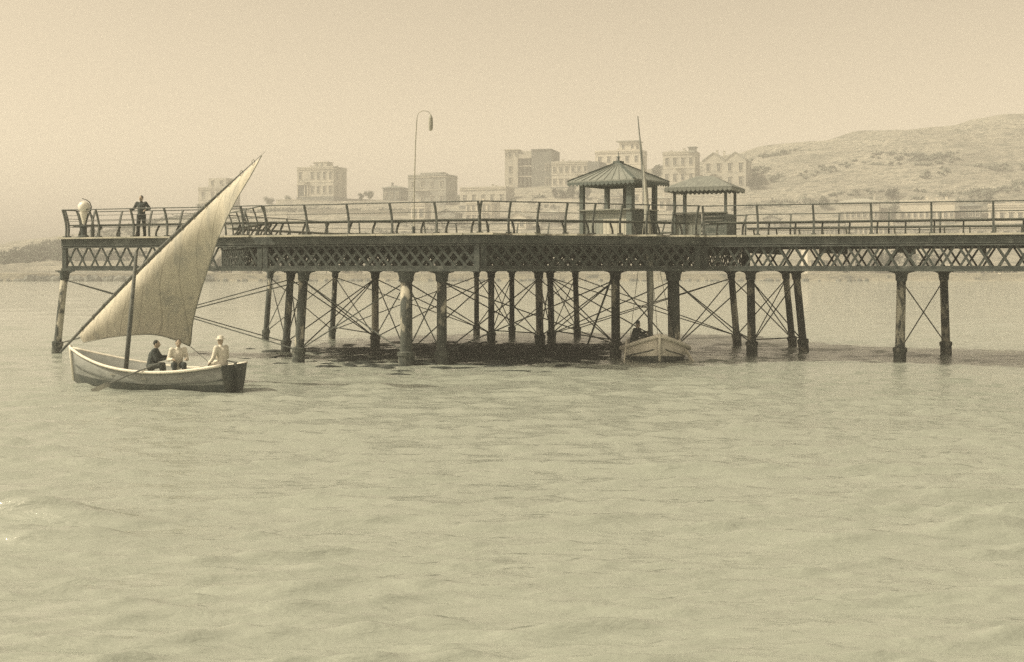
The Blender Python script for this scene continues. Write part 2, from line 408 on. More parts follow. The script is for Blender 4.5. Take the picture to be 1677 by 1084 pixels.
# joists under the head
for k in range(-9, 10):
    uu = OC.x + k * 1.2; hv = max(0, oct_half(uu) - .5)
    if hv > 1: MB().box((uu, OC.y, FAS - .12), (.12, 2 * hv, .36)).build('joist', M['ironlite'], pier)
for k in range(8):
    MB().box((3.0 + k * 2.9, (PV0 + PV1) / 2, FAS - .1), (.12, PV1 - PV0 - .4, .32)).build('joist', M['ironlite'], pier)
# lattice girders
PITCH, BW = .66, .55
bar_me = {}
def bar_mesh(s, bw):
    if (s, bw) not in bar_me:
        bar_me[(s, bw)] = MB().beam((-s * bw / 2, .022 * s, LOW + .06), (s * bw / 2, .022 * s, FAS - .0), .02, .085 if bw < .6 else .1).mesh('lattice_bar', M['ironlite'])
    return bar_me[(s, bw)]
def girder(key, single=True, BW=BW, PITCH=PITCH):
    a, b = edges[key] if isinstance(key, str) else key
    d = b - a; L = d.length; rz = math.atan2(d.y, d.x)
    g = MB().box((L / 2, .0, (FAS + DECK - .09) / 2), (L - .004, .05, DECK - .09 - FAS))
    g.box((L / 2, 0, FAS + .01), (L - .006, .2, .05)); g.box((L / 2, 0, LOW + .04), (L - .008, .22, .1)); g.box((L / 2, 0, LOW + .13), (L - .01, .06, .12))
    g.box((L / 2, -.03, DECK - .13), (L - .012, .09, .09))
    n = int(L / PITCH); x0 = (L - n * PITCH) / 2
    for i in range(n + 1): g.box((x0 + i * PITCH, -.035, (FAS + DECK) / 2 - .06), (.05, .04, DECK - FAS - .17))
    for x in (.12, L - .12): g.box((x, 0, (LOW + FAS) / 2), (.22, .12, FAS - LOW - .02))
    go = link('girder', g.mesh('girder', M['iron']), pier, (a.x, a.y, 0), (0, 0, rz))
    rest = MB()
    for i in range(n):
        for s in (-1, 1):
            x = x0 + (i + .5) * PITCH
            if single: link('lattice_bar', bar_mesh(s, BW), go, (x, 0, 0))
            else: rest.beam((x - s * BW / 2, .022 * s, LOW + .06), (x + s * BW / 2, .022 * s, FAS), .02, .085)
    if not single: tag(rest.build('lattice', M['ironlite'], go), kind='stuff')
for k in ('spur', 'pfront', 'pback'): girder(k)
for k in ('front', 'chamfer', 'lfront'): girder(k, True, .8, .45)
for k in ('right', 'rback', 'back', 'lback', 'left'): girder(k, False, .8, .45)
for v in (-3.4, .6, 4.0, 7.8, 11.6):
    h = ap - abs(v - OC.y) * .25 - 1.2
    girder((Vector((OC.x - h, v)), Vector((OC.x + h, v))), False, .8, .45)
# columns: foot positions read off the photograph, tops leaning in towards the middle of the head
cols = []
LEAN = {665: 0, 723: 0, 614: 0, 1104: .2, 1231: .2, 1473: -.2, 1549: .3, 780: 0, 804: 0, 838: .3, 1008: .1}
def column(px, D, r, lean=None):
    b = uv(at(px, 435, D)); b.z = 0
    c = Vector((OC.x, OC.y, 0)); d = (c - b)
    if lean is None:
        lean = min(.055 * d.length / 12, .06) * 3.6
        t = b + d.normalized() * lean * 1.6 * LEAN.get(px, 1)
    else: t = b + Vector(lean)
    cols.append((b, t))
    P = lambda z: b + (t - b) * (z / LOW) + Vector((0, 0, z))
    mb = MB().tube([P(-.85), P(.5), P(1.9), P(LOW - .28)], [r, r, r * .97, r * .94], 14)
    co = mb.build('column', M['column'], pier, True)
    MB().tube([P(-.8), P(.34), P(.4), P(.52), P(.56)], [r * 1.35, r * 1.32, r * 1.5, r * 1.5, r * 1.1], 14).build('base_sleeve', M['weed'], co)
    MB().tube([P(LOW - .42), P(LOW - .36), P(LOW - .2), P(LOW - .02)], [r * 1.02, r * 1.18, r * 1.2, r * 1.5], 14).build('capital', M['iron'], co)
    # curved knee brackets under the girders
    arc = [(0, 0), (0, -.5)] + [(.5 - .46 * math.cos(R(q)), -.5 + .46 * math.sin(R(q))) for q in range(0, 91, 15)] + [(.5, 0)]
    top = P(LOW - .005)
    for ang in ((0, math.pi) if px > 1140 or px < 140 else (0, math.pi)):
        kb = MB().slab(arc, -.05, .05, ((1, 0, 0), (0, 0, 1), (0, -1, 0))).build('bracket', M['iron'], co)
        kb.location = top; kb.rotation_euler = (0, 0, ang)
    return b, t
for px, D, r in ((92, 52.4, .16), (434, 62, .14), (467, 53.5, .16), (488, 48.4, .19), (543, 63.5, .14), (614, 57, .17), (665, 46.3, .24), (723, 46.6, .2), (780, 67, .14), (804, 60, .16), (838, 65, .14),
                 (884, 57.5, .18), (903, 60, .16), (945, 65, .15), (1008, 52, .19), (1104, 49.8, .25), (1207, 58.5, .16), (1231, 52.5, .18), (1298, 56.2, .15), (1316, 54.2, .17), (1473, 48.6, .19), (1549, 52.4, .18)):
    column(px, D, r)
for u, v in ((17.5, PV0 + 1.6), (18.6, PV1 - 1.2)):
    p = wp(u, v); column(838 + p.x / p.y * 2000, p.y, .18)
# tie rods
def rod(i, j, za=3.2, zb=.45, r=.026):
    (b0, t0), (b1, t1) = cols[i], cols[j]
    p = b0 + (t0 - b0) * (za / LOW) + Vector((0, 0, za)); q = b1 + (t1 - b1) * (zb / LOW) + Vector((0, 0, zb))
    MB().tube([p, q], r, 6).build('tie_rod', M['rod'], pier)
pairs = [(0, 2), (0, 3), (1, 4), (1, 2), (2, 3), (3, 6), (2, 5), (5, 6), (4, 5), (4, 8), (6, 7), (7, 14), (5, 9), (8, 10), (9, 10), (9, 11), (10, 13), (11, 12), (11, 14), (12, 13), (12, 14), (7, 11),
         (14, 15), (13, 16), (12, 16), (15, 16), (15, 17), (16, 18), (17, 18), (17, 19), (20, 21), (6, 9), (3, 5), (15, 12)]
for i, j in pairs: rod(i, j); rod(j, i)
MB().tube([cols[14][1] + Vector((-.2, 0, 3.2)), cols[14][0] + Vector((-1.9, 1.2, -.3))], .045, 6).build('tie_rod', M['rod'], pier)
for i, j in ((4, 5), (16, 17), (17, 19), (9, 11), (12, 14)):
    p, q = cols[i][0] + Vector((0, 0, .62)), cols[j][0] + Vector((0, 0, .62))
    MB().tube([p, q], .03, 6).build('tie_rod', M['rod'], pier)

# railings with benches built against them
post_me = MB()
for w, pts in ((.075, [(0, 0), (.03, .3), (-.0, .62), (-.1, .95), (-.19, 1.16)]),):
    for (y0, z0), (y1, z1) in zip(pts, pts[1:]):
        post_me.beam((0, y0, z0 - .01), (0, y1, z1 + .01), .075, .055)
post_me.box((0, 0, .03), (.16, .2, .05))
post_me = post_me.mesh('post', M['rail'])
leg_me = MB()
for (y0, z0), (y1, z1) in zip([(.34, 0), (.3, .12), (.38, .28), (.5, .42)], [(.3, .12), (.38, .28), (.5, .42), (.52, .5)]):
    leg_me.beam((0, y0, z0 - .01), (0, y1, z1 + .01), .06, .06)
leg_me.box((0, .34, .02), (.08, .16, .04))
leg_me = leg_me.mesh('leg', M['rail'])
def railing(key, label, n, post_x=None, bench=None, mids=(.8,), wide=True, pale=False):
    a, b = edges[key] if isinstance(key, str) else key
    d = b - a; L = d.length; rz = math.atan2(d.y, d.x)
    inn = Vector((-d.y, d.x)).normalized() * .12
    loc = wp(a.x + inn.x, a.y + inn.y, DECK)
    r = thing('railing', label, 'railing', loc, rz + PA)
    xs_ = post_x or [L * (i + .02) / n for i in range(n)] + [L - .06]
    for x in xs_:
        link('post', post_me, r, (x, 0, 0), (0, 0, random.uniform(-.06, .06)))
    MB().tube([(0 if i == 0 else L * i / 6, -.19, 1.165 + random.uniform(-.008, .008)) for i in range(7)], .026, 6).build('top_rail', M['railpale'] if pale else M['rail'], r)
    for z in mids: MB().tube([(.0, -.07 - (z - .8) * .3, z), (L, -.07 - (z - .8) * .3, z + random.uniform(-.01, .01))], .012, 5).build('mid_rail', M['rail'], r)
    if bench:
        bn = thing('bench', bench, 'bench', loc, rz + PA)
        for k in range(3):
            MB().box((L / 2, .14 + .15 * k, .52 + .004 * k), (L - .3, .125, .045)).build('slat', M['bench'], bn)
        x = .5
        while x < L - .3:
            link('leg', leg_me, bn, (x, .0, 0), (0, 0, 0)); x += L / max(1, round(L / 1.05)) 
        MB().box((L / 2, .3, .475), (L - .4, .05, .05)).build('support_bar', M['rail'], bn)
    return r
railing('front', 'iron railing with outward curved posts on the pier head between spur and angled side', 5, bench='long slatted bench along the front railing of the pier head')
railing('chamfer', 'closely posted iron railing on the angled pier head side before the kiosk', 8, bench='slatted bench on the angled pier head side before the kiosk')
railing('pfront', 'iron railing on the seaward side of the straight pier arm', 11, bench='long slatted bench on the seaward side of the straight pier arm')
railing('pback', 'iron railing on the landward side of the straight pier arm', 11, bench='long slatted bench on the landward side of the straight pier arm', mids=(.4, .8))
railing('lfront', 'iron railing on the head side just behind the spur', 5, bench='slatted bench on the head side just behind the spur')
railing('left', 'iron railing on the outer end of the pier head facing open sea', 5, bench='slatted bench on the outer end of the pier head facing open sea')
railing('lback', 'iron railing on the landward angled side behind the lamp post', 5, bench='slatted bench on the landward angled side behind the lamp post')
railing('back', 'iron railing on the landward long side of the pier head', 5, bench='slatted bench on the landward long side of the pier head')
railing('rback', 'iron railing on the landward angled side behind the canvas roofed stand', 5, bench='slatted bench on the landward angled side behind the canvas roofed stand')
Ls = (edges['spur'][1] - edges['spur'][0]).length
railing('spur', 'thin iron railing along the narrow spur beside the globe lamp', 5, post_x=[.05, 1.8, 3.6, 5.3, 7.2, 9.0], bench='bench on the narrow spur where the man in dark clothes stands', mids=(.45, .68, .92))
railing((Vector((SU0 + .03, oct_v[0].y + 1.7)), Vector((SU0 + .03, oct_v[0].y + .1))), 'short iron railing closing the end of the narrow spur', 2, mids=(.45, .8))
railing((Vector((oct_v[0].x - 2.0, oct_v[0].y + 1.72)), Vector((SU0 + .1, oct_v[0].y + 1.72))), 'iron railing on the landward side of the narrow spur', 5, mids=(.45, .8))

# globe lamp in its forked bracket at the spur end
def to_head(px, D): return uv(at(px, 435, D))
p = at(137, 435, 51.6)
lamp = thing('globe_lamp', 'white globe lamp in a forked iron bracket on the spur end', 'lamp', (p.x, p.y, DECK), 0)
MB().lathe([(.2, 0), (.2, .06), (.13, .1), (.12, .4), (.17, .46), (.1, .52)]).build('pedestal', M['iron'], lamp)
MB().tube([(-.06, 0, .5), (-.12, 0, .72), (-.2, 0, .95), (-.28, 0, 1.1)], [.04, .035, .03, .025]).build('fork_arm', M['rail'], lamp)
MB().tube([(.06, 0, .5), (.12, 0, .74), (.19, 0, .95), (.27, 0, 1.12), (.31, 0, 1.3), (.24, 0, 1.48), (.1, 0, 1.58), (-.08, 0, 1.64)], [.04, .035, .035, .04, .03, .022, .018, .014]).build('fork_arm', M['rail'], lamp)
MB().lathe([(.06, .55), (.1, .75), (.16, .95), (.17, 1.05)], n=14).build('cup', M['hullwhite'], lamp)
MB().ball((0, 0, 1.28), (.25, .25, .25), 18, 12).build('globe', M['globe'], lamp, True)
# tall lamp post with hooked arm
p = at(677, 435, 53)
lp = thing('lamp_post', 'tall thin lamp post with hooked arm and hanging lantern on the pier head', 'lamp post', (p.x, p.y, DECK), 0)
MB().tube([(0, 0, 0), (.02, 0, 2.0), (.08, 0, 4.2), (.14, 0, 5.2)], [.036, .03, .024, .02]).build('pole', M['lamppaint'], lp)
MB().lathe([(.14, 0), (.14, .1), (.07, .2), (.06, .5)]).build('base', M['iron'], lp)
MB().tube([(.14, 0, 5.2), (.2, 0, 5.42), (.4, 0, 5.53), (.62, 0, 5.5), (.72, 0, 5.38)], .014).build('arm', M['lamppaint'], lp)
MB().lathe([(.02, 0), (.08, .04), (.1, .2), (.09, .55), (.05, .65), (.02, .72)], (.74, 0, 4.65)).build('lantern', M['lamppaint'], lp)

# ------------------------------------------------------------------ kiosks on the pier head
def kiosk(name, label, corner_px, D, s, sy, eave, peak, over, wallh, mats, posts, panels, rz, extra=None):
    p = at(corner_px, 435, D)
    k = thing(name, label, 'kiosk', (p.x, p.y, DECK), rz)      # origin at the near corner, x to the left along the front, y away
    return k
p = at(1032, 435, 50.3)
k1 = thing('kiosk', 'dark wooden kiosk with hipped roof and finial on the pier head', 'kiosk', (p.x, p.y, DECK + .002), R(-37))
S1, S2, EV, PK = 2.38, 1.95, 2.35, 3.12     # the near right corner is the origin; it runs to -x and +y
for x, y, w in ((0, 0, .26), (-S1, 0, .18), (0, S2, .18), (-S1, S2, .18), (-S1 * .62, S2, .12)):
    MB().box((x, y, EV / 2), (w, w, EV)).build('post', M['kdark'], k1)
# front: boarded, dark above, pale hatch of upright boards below
MB().box((-S1 / 2, .05, .92), (S1 - .22, .06, .36)).build('panel', M['kwall'], k1)
nb = 12
for i in range(nb):
    x = -S1 + .12 + (i + .5) * (S1 - .24) / nb
    MB().box((x, .04 + .008 * (i % 2), .37), ((S1 - .24) / nb - .012, .04, .74)).build('board', M['kpale'] if i > 4 else M['kwall'], k1)
for i in range(12):
    y = .13 + (i + .5) * (S2 - .24) / 12
    MB().box((-.03, y, .55), (.05, (S2 - .24) / 12 - .012, 1.1)).build('board', M['kdark'], k1)
MB().box((-S1, S2 / 2, .55), (.05, S2 - .2, 1.08)).build('panel', M['kwall'], k1)
MB().box((-S1 / 2, -.06, 1.13), (S1 + .2, .3, .05)).build('counter', M['railpale'], k1)
MB().box((.06, S2 / 2, 1.13), (.3, S2, .05)).build('counter', M['railpale'], k1)
for a_, b_ in (((-S1, 0), (0, 0)), ((0, 0), (0, S2)), ((-S1, S2), (0, S2)), ((-S1, 0), (-S1, S2))):
    MB().beam((a_[0], a_[1], EV - .12), (b_[0], b_[1], EV - .12), .1, .2).build('beam', M['kdark'], k1)
O1 = .46
e = [(-S1 - O1, -O1), (O1, -O1), (O1, S2 + O1), (-S1 - O1, S2 + O1)]
rm = MB(); pk = (-S1 / 2, S2 / 2)
rf = MB()
top = [(pk[0] + sx * .12, pk[1] + sy * .12, PK) for sx, sy in ((-1, -1), (1, -1), (1, 1), (-1, 1))]
low = [(x, y, EV) for x, y in e]; low2 = [(x, y, EV - .06) for x, y in e]
rf.add(low2 + low + top, [(0, 1, 5, 4), (1, 2, 6, 5), (2, 3, 7, 6), (3, 0, 4, 7), (4, 5, 9, 8), (5, 6, 10, 9), (6, 7, 11, 10), (7, 4, 8, 11), (8, 9, 10, 11), (3, 2, 1, 0)])
roof1 = rf.build('roof', M['kroof'], k1)
for i in range(4):       # hip caps
    MB().beam(Vector(low[i]) + Vector((0, 0, .015)), Vector(top[i]) + Vector((0, 0, .02)), .1, .05).build('hip_cap', M['kdark'], roof1)
for i in range(4):       # standing seams
    a_, b_ = Vector(low[i]), Vector(low[(i + 1) % 4]); c_, d_ = Vector(top[i]), Vector(top[(i + 1) % 4])
    for q in range(1, 9):
        MB().beam(a_.lerp(b_, q / 9) + Vector((0, 0, .012)), c_.lerp(d_, q / 9) + Vector((0, 0, .012)), .03, .025).build('seam', M['kroof'], roof1)
MB().box((pk[0], pk[1], PK + .04), (.34, .34, .14)).build('cap', M['kdark'], roof1)
MB().lathe([(.05, 0), (.03, .12), (.06, .16), (.02, .24), (.008, .42)], (pk[0], pk[1], PK + .1), 8).build('finial', M['kdark'], roof1)
def valance(parent, a_, b_, z, matv, w=.2, drop=.16):
    a_, b_ = Vector((*a_, z)), Vector((*b_, z)); n = int((b_ - a_).length / w)
    ex = (b_ - a_).normalized(); en = ex.cross(Vector((0, 0, 1)))
    for i in range(n):
        o = a_ + (b_ - a_) * (i / n)
        q = MB().slab([(.005, 0), (w - .005, 0), (w - .005, -drop * .55), (w / 2, -drop), (.005, -drop * .55)], -.012, .012, (ex, Vector((0, 0, 1)), en)).build('scallop', matv, parent)
        q.location = o
for i in range(2): valance(roof1, e[i], e[i + 1], EV - .06, M['kdark'])

p = at(1154, 435, 54.5)
k2 = thing('refreshment_stand', 'open refreshment stand with low pale canvas roof beside the dark kiosk', 'stand', (p.x, p.y, DECK + .002), R(-24))
S1, S2, EV, PK, O2 = 2.3, 1.7, 2.25, 2.8, .36
for x, y in ((-S1 / 2, -S2 / 2), (S1 / 2, -S2 / 2), (-S1 / 2, S2 / 2), (S1 / 2, S2 / 2), (-S1 / 2 + .45, -S2 / 2)):
    MB().box((x, y, EV / 2), (.11, .11, EV)).build('post', M['kdark'], k2)
e = [(-S1 / 2 - O2, -S2 / 2 - O2), (S1 / 2 + O2, -S2 / 2 - O2), (S1 / 2 + O2, S2 / 2 + O2), (-S1 / 2 - O2, S2 / 2 + O2)]
top = [(-.35, 0, PK), (.35, 0, PK)]
low = [(x, y, EV) for x, y in e]; low2 = [(x, y, EV - .05) for x, y in e]
rf = MB().add(low2 + low + top, [(0, 1, 5, 4), (1, 2, 6, 5), (2, 3, 7, 6), (3, 0, 4, 7), (4, 5, 9, 8), (5, 6, 9), (6, 7, 8, 9), (7, 4, 8), (3, 2, 1, 0)])
roof2 = rf.build('roof', M['kroof2'], k2)
for i in range(4): valance(roof2, e[i], e[(i + 1) % 4], EV - .05, M['kroof'])
for q in range(9):
    MB().box((-S1 / 2 + .1 + q * .13, -S2 / 2 + .05, .55), (.118, .05, 1.05)).build('board', M['kwall'], k2)
for q in range(7):
    MB().box((S1 / 2 - .55, -S2 / 2 + .05 + .006 * (q % 2), .12 + q * .15), (1.0, .05, .135)).build('board', M['kdark'], k2)
MB().box((0, -S2 / 2, 1.12), (S1 + .1, .45, .05)).build('counter', M['bench'], k2)
MB().box((S1 / 2, 0, .55), (.05, S2 - .2, 1.05)).build('panel', M['kdark'], k2)
for y in (-S2 / 2, S2 / 2): MB().box((0, y, EV - .1), (S1, .08, .12)).build('beam', M['kdark'], k2)
# ------------------------------------------------------------------ people
def remesh(o, vox, smooth=2):
    m = o.modifiers.new('skin', 'REMESH'); m.mode = 'VOXEL'; m.voxel_size = vox; m.use_smooth_shade = True
    if smooth:
        s = o.modifiers.new('soft', 'SMOOTH'); s.iterations = smooth; s.factor = .5
def person(name, label, loc, yaw, J, top, legs, hat=None, group=None, head_turn=0.0):
    """J: joints in the person's own space, facing -Y"""
    r = thing(name, label, 'person', loc, yaw, group)
    V = {k: Vector(v) for k, v in J.items()}
    b = MB()
    b.capsule(V['pelvis'], V['chest'], .125, .14); b.capsule(V['chest'], V['neck'], .12, .055)
    b.capsule(V['neck'], V['head'] - Vector((0, 0, .05)), .052, .05)
    hd = V['head']; T = Matrix.Rotation(head_turn, 3, 'Z')
    b.ball(hd, (.078, .095, .118), 14, 10)
    b.ball(hd + T @ Vector((0, -.035, -.06)), (.055, .06, .06), 10, 8)
    b.capsule(hd + T @ Vector((0, -.09, .015)), hd + T @ Vector((0, -.112, -.025)), .012, .017, 8)
    for s in (-1, 1):
        b.ball(hd + T @ Vector((s * .08, .005, -.01)), (.016, .024, .034), 8, 6)
        b.ball(hd + T @ Vector((s * .03, -.088, .02)), (.014, .01, .01), 6, 4)
    b.capsule(hd + T @ Vector((-.025, -.09, -.055)), hd + T @ Vector((.025, -.09, -.055)), .009, .009, 6)
    for s, q in ((-1, 'l'), (1, 'r')):
        sh, el, wr = V['sh_' + q], V['el_' + q], V['wr_' + q]
        b.capsule(V['chest'], sh, .09, .065); b.capsule(sh, el, .056, .043); b.capsule(el, wr, .043, .029)
        d = (wr - el).normalized(); palm = wr + d * .07
        b.capsule(wr, palm, .028, .034, 8)
        side = d.cross(Vector((0, 0, 1)) if abs(d.z) < .9 else Vector((0, 1, 0))).normalized()
        dn = d.cross(side) * (1 if d.cross(side).z < 0 else -1)
        for f, (o_, l_) in enumerate(((-.028, .062), (-.01, .074), (.01, .07), (.028, .055))):
            k0 = palm + side * o_ + d * .02; k1_ = k0 + d * l_ * .55 + dn * .01; k2_ = k1_ + d * l_ * .4 + dn * .028
            b.capsule(k0, k1_, .0105, .0095, 6); b.capsule(k1_, k2_, .0095, .008, 6)
        t0 = wr + d * .025 + side * (.028 * s); t1 = t0 + d * .03 + side * (.03 * s) + dn * .015; t2 = t1 + d * .03 + dn * .015
        b.capsule(t0, t1, .0125, .0115, 6); b.capsule(t1, t2, .0115, .009, 6)
        hp, kn, an, to = V['hip_' + q], V['kn_' + q], V['an_' + q], V['to_' + q]
        b.capsule(V['pelvis'], hp, .11, .085); b.capsule(hp, kn, .082, .056); b.capsule(kn, an, .054, .037); b.capsule(an, to, .042, .034)
    bo = b.build('body', M['skin'], r); remesh(bo, .011)
    c = MB()
    c.capsule(V['pelvis'] + Vector((0, 0, -.02)), V['chest'], .155, .172); c.capsule(V['chest'], V['neck'] - Vector((0, 0, .02)), .14, .075)
    for q in 'lr':
        sh, el, wr = V['sh_' + q], V['el_' + q], V['wr_' + q]
        c.capsule(V['chest'] + (sh - V['chest']) * .3, sh, .12, .088); c.capsule(sh, el, .082, .063); c.capsule(el, el + (wr - el) * .9, .063, .045)
    co = c.build('jacket', top, r); remesh(co, .016)
    c = MB()
    for q in 'lr':
        hp, kn, an = V['hip_' + q], V['kn_' + q], V['an_' + q]
        c.capsule(V['pelvis'], hp, .135, .11); c.capsule(hp, kn, .108, .08); c.capsule(kn, an, .078, .065)
    co = c.build('trousers', legs, r); remesh(co, .016)
    for q in 'lr':
        an, to = V['an_' + q], V['to_' + q]
        c = MB().capsule(an - Vector((0, 0, .02)), to, .055, .046); remesh(c.build('shoe', M['hair'], r), .014)
    if hat == 'hat':
        h = MB().lathe([(.135, .055), (.135, .07), (.09, .075), (.088, .15), (.06, .175), (.01, .18)], hd, 16); h.build('hat', M['coat'], r, True)
    elif hat == 'white_hat':
        h = MB().lathe([(.15, .05), (.15, .065), (.092, .075), (.085, .14), (.05, .165), (.01, .17)], hd, 16); h.build('hat', M['whitecloth'], r, True)
    else:
        h = MB().ball(hd + T @ Vector((0, .022, .035)), (.085, .088, .095), 14, 10); h.build('hair', M['hair'], r, True)
    return r
def stand_pose(hands=((-.3, -.12, .95), (.3, -.12, .95)), elbows=((-.32, .06, 1.12), (.32, .06, 1.12)), feet=.14):
    return dict(pelvis=(0, 0, .95), chest=(0, .01, 1.27), neck=(0, 0, 1.47), head=(0, -.02, 1.62),
                sh_l=(-.19, 0, 1.41), sh_r=(.19, 0, 1.41), el_l=elbows[0], el_r=elbows[1], wr_l=hands[0], wr_r=hands[1],
                hip_l=(-.1, 0, .9), hip_r=(.1, 0, .9), kn_l=(-feet * .9, -.02, .5), kn_r=(feet * .9, -.02, .5), an_l=(-feet, .02, .075), an_r=(feet, .02, .075),
                to_l=(-feet - .03, -.13, .045), to_r=(feet + .03, -.13, .045))
def sit_pose(hands=((-.2, -.4, .3), (.2, -.4, .3)), elbows=((-.28, -.1, .28), (.28, -.1, .28)), lean=.06, knees=.36, drop=.36):
    return dict(pelvis=(0, 0, .12), chest=(0, -lean, .44), neck=(0, -lean * 1.5, .64), head=(0, -lean * 1.9, .79),
                sh_l=(-.19, -lean * 1.3, .58), sh_r=(.19, -lean * 1.3, .58), el_l=elbows[0], el_r=elbows[1], wr_l=hands[0], wr_r=hands[1],
                hip_l=(-.1, -.02, .1), hip_r=(.1, -.02, .1), kn_l=(-.15, -knees, .14), kn_r=(.15, -knees, .14), an_l=(-.15, -knees - .04, .14 - drop), an_r=(.15, -knees - .04, .14 - drop),
                to_l=(-.17, -knees - .17, .1 - drop), to_r=(.17, -knees - .17, .1 - drop))
p = at(231, 435, 51.2)
person('person', 'man in dark coat standing behind the railing on the pier spur', (p.x, p.y, DECK + .0), R(-12),
       stand_pose(((-.33, -.26, 1.12), (.33, -.26, 1.12)), ((-.36, .04, 1.2), (.36, .04, 1.2)), .15), M['coat'], M['coat'])

# ------------------------------------------------------------------ boats
def hull_parts(root, L, beam, bowz, midz, sternz, draft, mside, mtrim, mlow, transom=.62, full=1.0, gw=.045):
    """bow at +x, stern at -x, waterline z=0"""
    NS, NP = 25, 11
    def st(t):                                  # t 0 stern .. 1 bow
        hb = beam / 2 * (transom + (1 - transom) * math.sin(min(1, t / .45) * math.pi / 2)) if t < .45 else beam / 2 * max(.012, (1 - ((t - .45) / .55) ** (2.1 * full)))
        zs = midz + (bowz - midz) * max(0, (t - .38) / .62) ** 2.0 + (sternz - midz) * max(0, (.38 - t) / .38) ** 1.8
        zk = -draft * (.55 + .45 * math.sin(math.pi * min(1, t * 1.05 + .1))) + (max(0, t - .88) / .12) ** 2 * draft * .8
        return hb, zs, zk
    def ring(t, inset):
        hb, zs, zk = st(t); x = -L / 2 + L * t; out = []
        if inset: hb = max(.004, hb - inset); zk = zk + inset * 1.6
        for j in range(NP):
            a = j / (NP - 1) * 2 - 1                # -1 .. 1 port to starboard
            s = abs(a); w = hb * (s ** .62 if t < .8 else s ** (.62 + (t - .8) * 2.2)); z = zk + (zs - zk) * (s ** 2.3)
            rake = .1 * max(0, t - .8) / .2 * (z - zk) / max(.1, zs - zk)
            out.append(Vector((x + rake, math.copysign(w, a) if s > 1e-6 else 0, z)))
        return out
    outer = [ring(i / (NS - 1), 0) for i in range(NS)]; inner = [ring(i / (NS - 1) * .985 + .005, .04) for i in range(NS)]
    n = NP; up = MB(); 
    up.rings(outer, closed=False); up.rings([list(reversed(r)) for r in inner], closed=False)
    b0, b1 = 0, NS * n
    for i in range(NS - 1):
        up.f.append((i * n, (i + 1) * n, b1 + (i + 1) * n + n - 1, b1 + i * n + n - 1))
        up.f.append((i * n + n - 1, b1 + i * n, b1 + (i + 1) * n, (i + 1) * n + n - 1))
    up.f.append(tuple(range(n)))
    up.f.append(tuple(range((NS - 1) * n + n - 1, (NS - 1) * n - 1, -1)))
    up.build('hull', mside, root, True)
    tr = MB().slab([(p_.y * 1.01, p_.z) for p_ in outer[0]], -.03, .012, ((0, 1, 0), (0, 0, 1), (-1, 0, 0)))
    t_ = tr.build('transom', mlow, root); t_.location = (-L / 2, 0, 0)
    for s, idx in ((-1, 0), (1, NP - 1)):
        MB().tube([r[idx] + Vector((0, s * .015, .012)) for r in outer], gw, 8).build('gunwale', mtrim, root, True)
        MB().tube([r[1 if s < 0 else NP - 2] + Vector((0, s * .012, .0)) for r in outer[:-1]], .022, 5).build('rubbing_strake', mlow, root, True)
        # tarred planking from the waterline down
        low = []
        for r in outer:
            seq = r if s < 0 else list(reversed(r))
            h = max(.02, seq[0].z) * .3
            pts = []
            for a_, b_ in zip(seq, seq[1:]):
                if a_.z > h >= b_.z: pts.append(a_.lerp(b_, (a_.z - h) / max(1e-6, a_.z - b_.z)))
                if b_.z <= h and len(pts) < 4: pts.append(b_)
            while len(pts) < 4: pts.append(seq[NP // 2])
            low.append([q + Vector((0, s * .008, 0)) for q in pts[:4]])
        MB().rings(low, closed=False).build('tarred_planking', mlow, root, True)
    MB().tube([outer[-1][NP // 2] + Vector((-.02, 0, 0)), outer[-1][0] + Vector((.03, 0, -.1)), outer[-1][0] + Vector((.05, 0, .1))], [.05, .055, .05], 8).build('stem', mtrim, root, True)
    for t in (.22, .42, .62):
        hb, zs, zk = st(t)
        MB().box((-L / 2 + L * t, 0, zs - .2), (.24, 2 * hb - .1, .04)).build('thwart', M['boatwood'], root)
    hb, zs, zk = st(.4)
    fl = MB(); fl.rings([[Vector((-L / 2 + L * q, s * max(.05, st(q)[0] * .72), -.02)) for s in (-1, -.3, .3, 1)] for q in (.03, .2, .4, .6, .8, .92)], closed=False)
    fl.build('floor_boards', M['boatwood'], root)
    return st
bow, stern = at(120, 628, 39.6), at(383, 640, 36.9)
bow.z = stern.z = 0
mid = (bow + stern) / 2; dirb = bow - stern; yawb = math.atan2(dirb.y, dirb.x); LB = dirb.length
sb = thing('sailing_boat', 'small open sailing boat with a large pale lateen sail', 'boat', mid, yawb)
hull_parts(sb, LB, 1.95, 1.12, .55, .82, .35, M['hull'], M['hullwhite'], M['hulldark'])
inv = (Matrix.Translation(mid) @ Matrix.Rotation(yawb, 4, 'Z')).inverted()
def bl(px, py, D): return inv @ at(px, py, D)
m0, m1 = bl(203, 606, 38.3), bl(223, 412, 38.3)
m0.z = .0
MB().tube([m0, m0.lerp(m1, .5), m1], [.075, .07, .05], 10).build('mast', M['spar'], sb, True)
y0, y1 = bl(98, 577, 40.0), bl(433, 249, 37.6)
MB().tube([y0 + (y1 - y0) * q + Vector((0, 0, .18 * math.sin(math.pi * q) - .0)) for q in [i / 14 for i in range(15)]], [.028 + .035 * math.sin(math.pi * min(1, .12 + i / 15)) - (.022 * max(0, i - 9) / 5) for i in range(15)], 8).build('yard', M['spar'], sb, True)
def interp(pts, s):
    n = len(pts) - 1; d = [0]
    for a_, b_ in zip(pts, pts[1:]): d.append(d[-1] + (b_ - a_).length)
    v = s * d[-1]
    for i in range(n):
        if v <= d[i + 1] + 1e-9:
            return pts[i].lerp(pts[i + 1], (v - d[i]) / max(1e-9, d[i + 1] - d[i]))
    return pts[-1]
